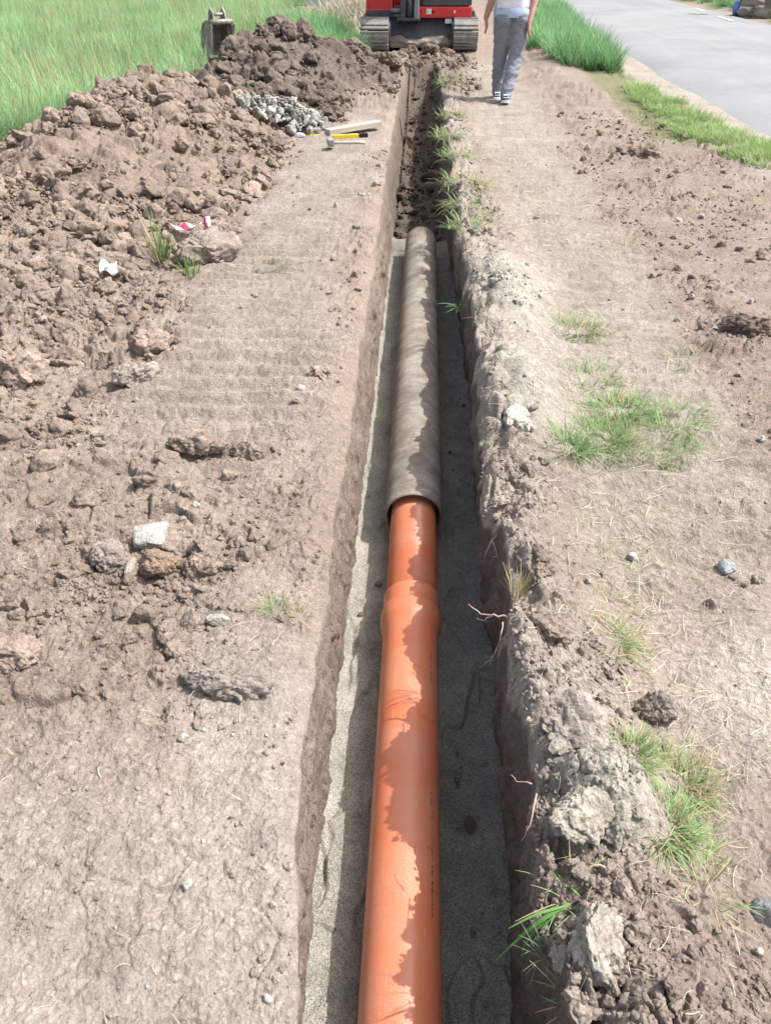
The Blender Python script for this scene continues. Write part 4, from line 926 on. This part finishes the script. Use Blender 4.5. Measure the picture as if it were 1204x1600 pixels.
# long broad blades hanging over the sand at the lower right
def long_blade(pts, w, col, label, name='reed_leaf'):
    P = [on(px, py, z) for px, py, z in pts]; n = 18; V = []
    def cr(t):
        k = t * (len(P) - 1); i = min(int(k), len(P) - 2); f = k - i
        p0, p1, p2, p3 = P[max(i - 1, 0)], P[i], P[i + 1], P[min(i + 2, len(P) - 1)]
        return .5 * ((2 * p1) + (p2 - p0) * f + (2 * p0 - 5 * p1 + 4 * p2 - p3) * f * f + (3 * p1 - p0 - 3 * p2 + p3) * f ** 3)
    for i in range(n):
        t = i / (n - 1); p = cr(t); q = (cr(min(1, t + .02)) - cr(max(0, t - .02))).normalized(); s = q.cross(Vector((0, 0, 1))).normalized()
        ww = w * .5 * (.4 + .6 * math.sin(min(1, t * 2.5) * 1.57)) * (1 - t ** 3) + .0002
        V += [p - s * ww + Vector((0, 0, .0012)), p, p + s * ww + Vector((0, 0, .0012))]
    o = mesh_np(name, V, grid_faces(n, 3), M['leaf'], np.ones((len(V), 3)) * np.array(col)); return tag(o, label, 'grass blade')
long_blade([(890, 1412, .06), (850, 1435, .05), (815, 1462, .0), (770, 1505, -.12)], .009, (.13, .30, .07), 'longest broad green blade hanging over the shaded sand')
long_blade([(890, 1415, .06), (840, 1428, .06), (792, 1452, .03)], .006, (.14, .28, .08), 'upper green blade pointing left over the trench')
long_blade([(880, 1425, .05), (835, 1455, .02), (815, 1490, -.06), (822, 1530, -.14)], .004, (.12, .26, .07), 'thin green blade drooping straight down the trench wall')
long_blade([(905, 1400, .06), (885, 1380, .07), (862, 1358, .05)], .005, (.13, .28, .08), 'short green blade rising toward the tan clod')
def root(pts, r, label, br=()):
    bm = bmesh.new(); P = [on(px, py, z) for px, py, z in pts]
    def wig(P):
        out = [P[0]]
        for a, b in zip(P, P[1:]):
            for k in (1, 2, 3): out.append(a.lerp(b, k / 3) + Vector((random.uniform(-1, 1), random.uniform(-1, 1), random.uniform(-1, 1))) * r * 1.2)
        return out
    q = wig(P); tube(bm, q, [r * (1 - .75 * i / len(q)) for i in range(len(q))], 6)
    for b in br:
        q = wig([on(*c) for c in b]); tube(bm, q, [r * .55 * (1 - .8 * i / len(q)) for i in range(len(q))], 5)
    return tag(from_bm('root', bm, M['root'], None, True), label, 'root')
root([(805, 795, .09), (785, 820, .08), (768, 845, .05), (757, 872, .0)], .0035, 'reddish hanging root below the green patch at the right edge', [[(768, 845, .05), (775, 868, .03), (765, 880, -.02)]])
root([(795, 965, .08), (770, 962, .07), (752, 957, .06), (731, 945, .06)], .0034, 'pale root sticking out left over the trench near the socket', [[(770, 962, .07), (755, 968, .05), (744, 965, .03)]])
root([(785, 972, .07), (780, 1000, .05), (774, 1020, .02), (750, 1045, -.05)], .0022, 'thin root hanging down the wall below the pale one', [[(776, 1015, .03), (768, 1030, -.02), (765, 1040, -.05)]])
root([(845, 1085, .08), (825, 1075, .07), (812, 1063, .06)], .0018, 'short root at the brow of the grey-brown clod')
root([(830, 1225, .08), (808, 1220, .06), (795, 1210, .05)], .0018, 'short pale root left of the tan clod')
root([(838, 1240, .07), (828, 1290, .05), (815, 1315, .02)], .002, 'vertical pale root below the short one', [[(828, 1290, .05), (820, 1295, .04)]])
root([(945, 1355, .11), (930, 1352, .115), (917, 1350, .11)], .0022, 'white root stub in the shade under the tan clod')
root([(800, 560, .08), (785, 575, .07), (770, 590, .05), (782, 620, .0)], .003, 'forked root between the two pale humps', [[(785, 575, .07), (765, 570, .05)]])
root([(775, 520, .06), (755, 512, .05), (740, 500, .03)], .0025, 'twig-like root on the edge of the far hump')

# ------------------------------------------------------------------ litter and tools on the left
def ribbon(name, pts, w, mat, label, cat, up=Vector((0, 0, 1))):
    V = []; n = len(pts)
    for i, p in enumerate(pts):
        p = Vector(p); q = (Vector(pts[min(i + 1, n - 1)]) - Vector(pts[max(i - 1, 0)])).normalized(); s = q.cross(up).normalized()
        tw = .6 * math.sin(i * 1.7); s = (s * math.cos(tw) + up * math.sin(tw)); V += [p - s * w / 2, p + s * w / 2]
    c = Vector(pts[0]); o = mesh_np(name, [v - c for v in V], grid_faces(n, 2), mat, smooth=True); o.location = c
    o.modifiers.new('thickness', 'SOLIDIFY').thickness = .002
    return tag(o, label, cat)
p = put(283, 372)
ribbon('barrier_tape', [(p.x - .11, p.y + .06, p.z + .06), (p.x - .06, p.y + .02, p.z + .085), (p.x, p.y, p.z + .07), (p.x + .04, p.y - .02, p.z + .085), (p.x + .09, p.y + .02, p.z + .07), (p.x + .13, p.y + .05, p.z + .08)], .07, M['tape'], 'crumpled red and white barrier tape lying on the clods', 'tape')
p = put(327, 372)
ribbon('barrier_tape', [(p.x, p.y, p.z), (p.x + .005, p.y, p.z + .05), (p.x - .005, p.y + .02, p.z + .09), (p.x, p.y + .01, p.z + .14)], .045, M['tape'], 'short end of red and white tape standing up from the soil', 'tape', Vector((0, 1, 0)))
p = put(170, 424)
bm = bmesh.new(); bmesh.ops.create_grid(bm, x_segments=8, y_segments=8, size=.05)
for v in bm.verts: v.co.z = .03 * math.sin(v.co.x * 70) * math.cos(v.co.y * 55) + .03; v.co.y *= .8
o = from_bm('paper_scrap', bm, M['white_plastic'], None, True); o.location = p; o.rotation_euler = (.5, .1, .4); o.modifiers.new('thickness', 'SOLIDIFY').thickness = .002
tag(o, 'crumpled white paper scrap on the clods left of the grass tuft', 'litter')
rk('cap', 678, 104, (.03, .03, .025), 'small blue and white plastic cap in the soil before the excavator', 'litter', (.4, .42, .5), seed=71, planes=2, noise=.05, sink=.1, mat=M['white_plastic'])
zt = .03
a, b = on(512, 207, zt + .03), on(590, 196, zt + .03)
def bar(name, px0, py0, px1, py1, w, h, mat, label, cat, z=.03, parts=None):
    z0 = max(surf(*on(px0, py0, z).xy), surf(*on(px1, py1, z).xy)) + .0
    a, b = on(px0, py0, z0 + h / 2), on(px1, py1, z0 + h / 2); d = b - a
    t = empty(name, (*((a + b) / 2).xy, z0 + h / 2), math.atan2(d.y, d.x), label=label, cat=cat); return t, d.length
t, L = bar('wooden_board', 511, 208, 592, 197, .1, .055, None, 'pale wooden board lying on the packed earth by the yellow tool', 'board')
boxo('plank', (0, 0, .02), (L, .11, .05), M['wood'], t, (0, -.03, 0), .004)
t, L = bar('spirit_level', 520, 214, 574, 211, .03, .03, None, 'yellow and black tool half under the wooden board', 'tool')
boxo('body', (-.05, 0, 0), (L * .75, .03, .035), M['yellow'], t, None, .004); boxo('grip', (L * .38, 0, 0), (L * .25, .035, .04), M['black'], t, None, .006)
t, L = bar('folding_rule', 476, 211, 503, 215, .02, .01, None, 'short yellow folding rule left of the wooden board', 'tool')
boxo('stick', (0, 0, .005), (L, .022, .012), M['yellow'], t, None, .002); boxo('joint', (L * .1, .02, .012), (L * .7, .02, .01), M['yellow'], t, (0, 0, .12), .002)
t, L = bar('club_hammer', 514, 225, 570, 223, .04, .05, None, 'club hammer with grey head and pale wooden handle lying in front', 'hammer')
bm = bmesh.new(); box(bm, (-L * .46, 0, .015), (.06, .12, .065), None, .012); from_bm('head', bm, M['grey'], t)
bm = bmesh.new(); tube(bm, [(-L * .46, 0, .01), (-.1, 0, .008), (.1, 0, .006), (L * .5, 0, 0)], [.015, .014, .016, .017], 10); from_bm('handle', bm, M['handle'], t, True)

# ------------------------------------------------------------------ rusty bucket in the grass
c = at(342, 62, 14.2); BKX = c.x; t = empty('excavator_bucket', (c.x, 14.3, 0.10), R(38), label='rusty spare excavator bucket standing on end in the tall grass', cat='bucket')
prof = [(.30, .02), (.38, .18), (.36, .38), (.24, .54), (.05, .60), (-.10, .60)]           # back shell (y, z), mouth toward -y
side = [(-.02, .0), (.30, .02), (.38, .18), (.36, .38), (.24, .54), (.05, .60), (-.10, .60)]
W2 = .21; t.scale = (.86, .86, .84)
for s in (-1, 1):
    bm = bmesh.new(); prism(bm, [(q[0], q[1]) for q in side] + [(-.16, .5)], s * W2 - .012, s * W2 + .012); from_bm('side_plate', bm, M['rust'], t)
    bm = bmesh.new(); prism(bm, [(-.06, -.02), (0.0, -.02), (-.11, .56), (-.19, .54)], s * (W2 + .018) - .008, s * (W2 + .018) + .008); from_bm('side_cutter', bm, M['rust'], t)
    bm = bmesh.new(); prism(bm, [(-.12, .56), (.16, .56), (.10, .74), (.02, .80), (-.06, .74)], s * .12 - .015, s * .12 + .015); from_bm('ear', bm, M['rust'], t)
bm = bmesh.new()
for (y0, z0), (y1, z1) in zip(prof, prof[1:]):
    m_ = Vector((0, (y0 + y1) / 2, (z0 + z1) / 2)); L = math.hypot(y1 - y0, z1 - z0); box(bm, m_, (W2 * 2 + .02, L + .012, .018), (math.atan2(z1 - z0, y1 - y0), 0, 0))
from_bm('shell', bm, M['rust'], t)
for (y, z, r) in ((-.02, .70, .026), (.06, .60, .034), (-.10, .585, .045)):
    bm = bmesh.new(); tube(bm, [(-W2 - .02 if r > .04 else -.16, y, z), (W2 + .02 if r > .04 else .16, y, z)], r, 14); from_bm('pin', bm, M['rust'], t, True)
for k in range(4):
    bm = bmesh.new(); prism(bm, [(-.05, .0), (.03, .0), (-.03, -.10)], -.17 + k * .11 - .02, -.17 + k * .11 + .02); from_bm('tooth', bm, M['rust'], t)

# ------------------------------------------------------------------ excavator
EX = empty('excavator', (-.13, 16.0, .0), label='red tracked excavator with dark steel undercarriage facing along the trench', cat='excavator')
def stad(s, L=2.35, r=.215, c=.262):                    # point and angle along the track loop (y, z)
    per = 2 * L + 2 * math.pi * r; s %= per
    if s < L: return .3 + s, c + r, 0.0
    s -= L
    if s < math.pi * r: a = s / r; return .3 + L + r * math.sin(a), c + r * math.cos(a), -a
    s -= math.pi * r
    if s < L: return .3 + L - s, c - r, math.pi
    s -= L; a = s / r; return .3 - r * math.sin(a), c - r * math.cos(a), math.pi - a
pad_me = None
for sx, wx in ((-.80, .50), (.83, .44)):
    bm = bmesh.new(); prism(bm, [(.15, .16), (.3, .07), (2.6, .07), (2.78, .16), (2.78, .36), (2.6, .44), (.35, .44), (.16, .36)], sx - .12, sx + .12)
    tr = from_bm('track', bm, M['dark'], EX)
    inn = sx + (.5 * wx if sx < 0 else -.5 * wx)
    bm = bmesh.new(); pl = [(.30 + .20 * math.sin(a), .262 + .20 * math.cos(a)) for a in np.linspace(0, 6.28, 24)[:-1]]; prism(bm, pl, inn - .03, inn + .03); from_bm('idler_wheel', bm, M['dark'], tr)
    bm = bmesh.new(); pl = [(2.62 + .19 * math.sin(a), .262 + .19 * math.cos(a)) for a in np.linspace(0, 6.28, 24)[:-1]]; prism(bm, pl, inn - .03, inn + .03); from_bm('sprocket', bm, M['dark'], tr)
    bm = bmesh.new(); box(bm, (0, 0, 0), (wx, .176, .05), None, .012); box(bm, (0, 0, .032), (wx * .98, .05, .02), None, .006); box(bm, (0, 0, -.03), (wx * .5, .12, .03))
    first = None; per = 2 * 2.35 + 2 * math.pi * .215; npad = 32
    for k in range(npad):
        y, z, a = stad(k * per / npad + .02)
        if first is None: p = from_bm('track_pad', bm, M['rubber'], tr); first = p
        else: p = first.copy(); COL.objects.link(p); p.parent = tr
        p.location = (sx, y, z); p.rotation_euler = (a, 0, 0)
t_ = EX
boxo('undercarriage_frame', (0.0, 1.5, .32), (1.25, 1.3, .2), M['dark'], t_, None, .03)
bm = bmesh.new(); prism(bm, [(.60, .50), (.68, .51), (.48, .20), (.44, .05), (.38, .05), (.42, .20)], -.54, .60); bl = from_bm('dozer_blade', bm, M['dark'], t_)
def mud():
    t = NT('caked_mud'); return t.done(t.ramp(t.noise(9, 6, .65, t.coord()), [(.3, alb(140, 118, 104)), (.7, alb(206, 186, 168))]), .95, t.bump(t.noise(30, 5, .7, t.coord()), .02))
M['mud'] = mud()
v, f = [], []
nx, ny = 60, 14
for j in range(ny):
    for i in range(nx):
        u, w_ = i / (nx - 1), j / (ny - 1); x = -.52 + 1.10 * u; z = .05 + .17 * w_ * (.75 + .5 * float(vn(np.array([u * 7]), np.array([2.]), 5)[0])); y = .37 + (z - .05) * .30 - .05 * math.sin(w_ * 3.14) * (.5 + float(vn(np.array([u * 9]), np.array([w_ * 3]), 8)[0])) - .012
        v.append((x, y, z))
mu = mesh_np('mud_cake', v, grid_faces(nx and ny, nx), M['mud'], parent=bl)
UPS = bpy.data.objects.new('superstructure', None); link(UPS, EX); UPS.location = (0, 0, -.245); t_ = UPS
bm = bmesh.new(); tube(bm, [(0.0, 1.5, .5), (0, 1.5, .74)], .45, 40); from_bm('slew_ring', bm, M['dark'], t_)
boxo('deck', (.02, 1.55, .80), (1.95, 2.0, .12), M['dark'], t_, None, .03)
# left housing, boom bracket, red front bar under the cab
bm = bmesh.new(); prism(bm, [(.62, .84), (.58, .80), (.6, .72), (2.3, .74), (2.3, 1.45), (.75, 1.45), (.6, 1.30)], -.98, -.50); bmesh.ops.bevel(bm, geom=[e for e in bm.edges], offset=.035, segments=2, affect='EDGES'); from_bm('side_housing', bm, M['red'], t_)
bm = bmesh.new(); box(bm, (.44, .50, .835), (.98, .12, .17), None, .02); rb = from_bm('front_bar', bm, M['red'], t_)
boxo('sticker', (.16, .4385, .85), (.09, .006, .08), M['sticker'], rb, None, .0)
for kx, kz in ((.125, .872), (.135, .85), (.125, .828)): boxo('sticker_print', (kx, .4345, kz), (.06, .002, .006), M['grey'], rb, None, 0)
boxo('warning_print', (.235, .4385, .845), (.045, .003, .045), M['ink'], rb, None, 0); boxo('lamp', (.62, .4375, .845), (.035, .01, .04), M['orange_light'], rb, None, .004)
bm = bmesh.new(); tube(bm, [(.02, .445, .85), (.02, .438, .85)], .012, 10); from_bm('bolt', bm, M['black'], rb)
bm = bmesh.new(); tube(bm, [(.72, .445, .85), (.72, .438, .85)], .012, 10); from_bm('bolt', bm, M['black'], rb)
br = t_
for xx, y0, wd in ((-.30, .30, .09), (-.06, .30, .09)):
    boxo('cheek_plate', (xx, .55, .93), (wd, .5, .42), M['grey'] if xx > -.2 else M['dark'], br, None, .02)
bm = bmesh.new(); tube(bm, [(-.18, .40, .72), (-.18, .40, 1.12)], .07, 16); from_bm('swing_pin', bm, M['dark'], br, True)
boxo('lower_plate', (-.20, .48, .735), (.42, .36, .05), M['dark'], br, None, .015)
bm = bmesh.new(); tube(bm, [(-.52, .52, .86), (-.30, .45, .86)], .035, 12); tube(bm, [(-.46, .55, .78), (-.20, .45, .78)], .025, 10); from_bm('hydraulic_cylinder', bm, M['grey'], br, True)
bm = bmesh.new(); tube(bm, [(-.18, .42, 1.05), (-.16, .36, 1.3), (-.2, .5, 1.6)], .018, 8); tube(bm, [(-.12, .42, 1.02), (-.10, .36, 1.3), (-.14, .5, 1.6)], .018, 8); from_bm('hose', bm, M['black'], br, True)
bm = bmesh.new(); prism(bm, [(.45, 1.0), (.68, 1.0), (.62, 1.9), (-.1, 2.75), (-.35, 2.6), (.35, 1.85)], -.27, -.09); from_bm('boom', bm, M['red'], t_)
bm = bmesh.new(); prism(bm, [(-.42, 2.85), (-.12, 2.75), (-.05, 2.55), (-.35, 1.75), (-.5, 1.78)], -.25, -.11); from_bm('dipper_arm', bm, M['red'], t_)
bm = bmesh.new(); prism(bm, [(.45, .9), (1.9, .9), (1.9, 2.5), (.75, 2.5), (.5, 1.8)], .02, .92); bmesh.ops.bevel(bm, geom=bm.edges[:], offset=.04, segments=2, affect='EDGES'); cb_ = from_bm('cab', bm, M['dark'], t_)
boxo('windscreen', (.47, .60, 2.05), (.74, .02, .62), M['glass'], cb_, (-.32, 0, 0), 0); boxo('door_glass', (.925, 1.2, 1.9), (.012, .9, .8), M['glass'], cb_, None, 0)
bm = bmesh.new(); box(bm, (0, 2.3, 1.15), (1.9, .7, .65), None, .08); from_bm('counterweight', bm, M['red'], t_)
boxo('step_bracket', (.52, .52, .70), (.13, .1, .08), M['sticker'], t_, None, .02)

# ------------------------------------------------------------------ person walking away
PY = 11.05
PR = empty('person', (at(797, 60, PY).x, PY, gz(.95, 11.0)), label='person in white shirt and grey trousers walking away beside the trench', cat='person')
px0 = PR.location.x; pz0 = PR.location.z
def rel(px, py, y): v = at(px, py, y); return Vector((v.x - px0, y - PY, v.z - pz0))
def capsule(bm, pts, rads, n=14, sy=1.0):
    tube(bm, pts, rads, n)
def ball(bm, c, r):
    b = bmesh.new(); bmesh.ops.create_uvsphere(b, u_segments=18, v_segments=12, radius=1); b.transform(Matrix.Translation(c) @ Matrix.Diagonal((*r, 1)))
    m_ = bpy.data.meshes.new('t'); b.to_mesh(m_); b.free(); bm.from_mesh(m_); bpy.data.meshes.remove(m_)
def limb(bm, pts, rads):
    tube(bm, pts, rads, 14)
    for p, r in zip(pts, rads): ball(bm, p, (r, r, r))
def fuse(name, bm, mat, vox, fold=0.0, seed=1, it=4):
    me = bpy.data.meshes.new(name); bm.to_mesh(me); bm.free(); o = bpy.data.objects.new(name, me); COL.objects.link(o)
    r = o.modifiers.new('r', 'REMESH'); r.mode = 'VOXEL'; r.voxel_size = vox; s = o.modifiers.new('s', 'SMOOTH'); s.iterations = it; s.factor = .5
    dg = bpy.context.evaluated_depsgraph_get(); nm = bpy.data.meshes.new_from_object(o.evaluated_get(dg)); o.modifiers.clear(); o.data = nm
    if fold:
        v = np.empty(len(nm.vertices) * 3, np.float32); nm.vertices.foreach_get('co', v); v = v.reshape(-1, 3); nn = np.empty_like(v).ravel(); nm.vertices.foreach_get('normal', nn); nn = nn.reshape(-1, 3)
        k = fold * (1 - np.abs(fbm(v[:, 0] * 6 + v[:, 2] * 9, v[:, 2] * 13 - v[:, 0] * 8 + v[:, 1] * 6, seed, 3)) * 2.2); v = v + nn * k[:, None]; nm.vertices.foreach_set('co', v.ravel()); nm.update()
    for p in nm.polygons: p.use_smooth = True
    nm.materials.clear(); nm.materials.append(mat); o.parent = PR; return o
hipz = .93
HL, HR = Vector((-.095, 0, .90)), Vector((.09, 0, .90))
KL, KR = rel(781, 86, PY + .10), rel(805, 90, PY - .02)
AL, AR = rel(776, 141, PY + .17), rel(789, 151, PY - .22)
bm = bmesh.new()
limb(bm, [HL, KL, AL], [.085, .06, .042]); limb(bm, [HR, KR, AR], [.085, .06, .042])
limb(bm, [Vector((0, .02, .94)), Vector((0, .02, 1.12)), Vector((0, .03, 1.35))], [.09, .11, .125]); ball(bm, Vector((0, .02, 1.36)), (.20, .11, .10))
limb(bm, [Vector((0, .04, 1.42)), Vector((0, .06, 1.56))], [.06, .055])
ball(bm, Vector((0, .075, 1.65)), (.078, .098, .115)); ball(bm, Vector((0, .165, 1.64)), (.014, .022, .022)); ball(bm, Vector((0, .15, 1.57)), (.045, .03, .025))
for s in (-1, 1):
    ball(bm, Vector((s * .078, .07, 1.64)), (.012, .02, .032)); ball(bm, Vector((s * .035, .155, 1.66)), (.016, .014, .012))
ARM = [(-1, rel(759, 6, PY + .04), rel(759, 27, PY + .10), rel(760, 47, PY + .12)), (1, rel(828, 4, PY - .04), rel(826, 33, PY - .08), rel(825, 52, PY - .08))]
for s, E_, Wr, Ft in ARM:
    sh = Vector((s * .185, .02, 1.37)); el_ = Vector((s * .25, .0, 1.10)); limb(bm, [sh, el_, Wr], [.055, .048, .034])
    d = (Ft - Wr).normalized(); sd = Vector((0, 1, 0)); sd = (sd - d * sd.dot(d)).normalized(); inw = d.cross(sd)
    pm = Wr + d * .09
    for q in (-.028, -.01, .008, .026): limb(bm, [Wr + d * .02 + sd * q * .6, pm + sd * q], [.021, .021])
    for q, L in zip((-.030, -.010, .010, .029), (.062, .078, .084, .074)):
        b0 = pm + sd * q; b1 = b0 + d * L * .5 + inw * (-s) * -.006; b2 = b1 + d * L * .45 + inw * (s * .018); limb(bm, [b0, b1, b2], [.0145, .013, .011])
    th0 = Wr + d * .03 + sd * .03; limb(bm, [th0, th0 + d * .03 + sd * .028, th0 + d * .062 + sd * .034], [.014, .0125, .010])
fuse('body', bm, M['skin'], .009, it=2)
bm = bmesh.new()
limb(bm, [HL, HL.lerp(KL, .5), KL, KL.lerp(AL, .4), AL + Vector((0, 0, .0))], [.122, .105, .085, .082, .062]); limb(bm, [HR, HR.lerp(KR, .5), KR, KR.lerp(AR, .4), AR], [.122, .108, .088, .084, .064])
ball(bm, Vector((0, 0, .965)), (.205, .135, .10)); ball(bm, Vector((-.09, -.05, .90)), (.10, .10, .10)); ball(bm, Vector((.09, -.05, .90)), (.10, .10, .10))
fuse('trousers', bm, M['trousers'], .011, .010, 5)
bm = bmesh.new(); prof = [(.95, .208, .14), (1.0, .208, .138), (1.15, .20, .14), (1.3, .215, .14), (1.4, .205, .12), (1.46, .10, .08)]
rings = [[bm.verts.new((rx * math.cos(6.2832 * k / 28), .01 + ry * math.sin(6.2832 * k / 28), z)) for k in range(28)] for z, rx, ry in prof]
for a_, b_ in zip(rings, rings[1:]):
    for k in range(28): bm.faces.new((a_[k], a_[(k + 1) % 28], b_[(k + 1) % 28], b_[k]))
bm.faces.new(rings[0][::-1]); bm.faces.new(rings[-1])
for s in (-1, 1): limb(bm, [Vector((s * .17, .02, 1.37)), Vector((s * .225, .01, 1.20))], [.085, .08])
sh_ = fuse('shirt', bm, M['shirt'], .011, .006, 9)
bm = bmesh.new(); rr = [[bm.verts.new((rx * math.cos(6.2832 * k / 40), .008 + ry * math.sin(6.2832 * k / 40), z + .005 * math.sin(k * .47))) for k in range(40)] for z, rx, ry in ((.905, .226, .163), (.96, .228, .165), (1.0, .216, .152))]
for a_, b_ in zip(rr, rr[1:]):
    for k in range(40): bm.faces.new((a_[k], a_[(k + 1) % 40], b_[(k + 1) % 40], b_[k]))
h_ = from_bm('hem', bm, M['hem'], sh_, True)
bm = bmesh.new(); ball(bm, Vector((0, .058, 1.685)), (.086, .095, .095)); ball(bm, Vector((0, .03, 1.63)), (.075, .062, .07)); fuse('hair', bm, M['hair'], .01, .006, 3)
for s, A in ((-1, AL), (1, AR)):
    up_ = .05 if s > 0 else 0.0                                  # heel of the trailing foot
    bm = bmesh.new(); f0 = Vector((A.x, A.y - .05, .055 + up_ * .6)); ball(bm, f0, (.045, .055, .055)); limb(bm, [f0 + Vector((0, .02, 0)), f0 + Vector((0, .13, -.012 - up_ * .3)), f0 + Vector((0, .20, -.02 - up_ * .5))], [.045, .044, .036]); limb(bm, [f0 + Vector((0, .03, .03)), A + Vector((0, 0, .0))], [.045, .046])
    sh = fuse('shoe', bm, M['shoe'], .009, 0)
    bm = bmesh.new(); pts = [(.045 * math.cos(a), -.055 + .05 * math.sin(a)) for a in np.linspace(math.pi, 2 * math.pi, 8)] + [(.05, .1), (.045, .19), (.02, .235), (-.02, .235), (-.045, .19), (-.048, .1)]
    lo = [bm.verts.new((f0.x + x_, f0.y + y_ + .0, .006 + up_ * max(0, .1 - y_) / .16 * .5)) for x_, y_ in pts]; hi = [bm.verts.new((f0.x + x_ * 1.04, f0.y + y_, .036 + up_ * max(0, .1 - y_) / .16 * .5)) for x_, y_ in pts]
    bm.faces.new(lo[::-1]); bm.faces.new(hi)
    for k in range(len(lo)): bm.faces.new((lo[k], lo[(k + 1) % len(lo)], hi[(k + 1) % len(lo)], hi[k]))
    from_bm('sole', bm, M['sole'], sh)
    for zz in (.062, .088):
        bm = bmesh.new(); box(bm, (f0.x, f0.y - .048, zz + up_ * .6), (.07, .022, .010), (.2, 0, 0), .003); from_bm('stripe', bm, M['sole'], sh)

# ------------------------------------------------------------------ far things
p = on(498, 8, .1); t = boxo('pale_block', (0, 0, 0), (1.15, .6, .7), M['concrete'], None, None, .04); t.location = (p.x, 29.0, .2); tag(t, 'pale bluish grey block at the far edge of the meadow', 'block')  # block added in place of an unidentified pale patch
p = on(1165, 12, .2); t = empty('plastic_bag', (p.x, p.y, 0.0), label='white and blue plastic bag in the grass across the road', cat='litter')
v, f = rock_pts(4, np.random.default_rng(5), 3, .35, 2.5); mesh_np('bag', v * np.array((.28, .22, .26)) + np.array((0, 0, .24)), f, M['white_plastic'], parent=t)
v, f = rock_pts(3, np.random.default_rng(6), 3, .3, 2.5); mesh_np('blue_print', v * np.array((.09, .14, .2)) + np.array((-.26, .02, .22)), f, M['blue_plastic'], parent=t)
p = on(1200, 28, 0); rock('rubble_heap', (p.x + .5, p.y + .6, 0), (1.1, .9, .65), 'beige earth heap cut by the right border across the road', 'heap', alb(186, 168, 150), seed=81, planes=4, noise=.3, freq=3, sink=.35, sub=5)
t = empty('orange_piece', (on(1196, 6, .5).x + .1, p.y + .6, .42), label='orange plastic piece on top of the beige heap', cat='litter')  # unidentified orange bit on the heap, not a lamp
boxo('orange_body', (0, 0, .12), (.5, .3, .22), plain('orange_plastic', (.7, .3, .06), .5), t, (0, .2, .3), .05)
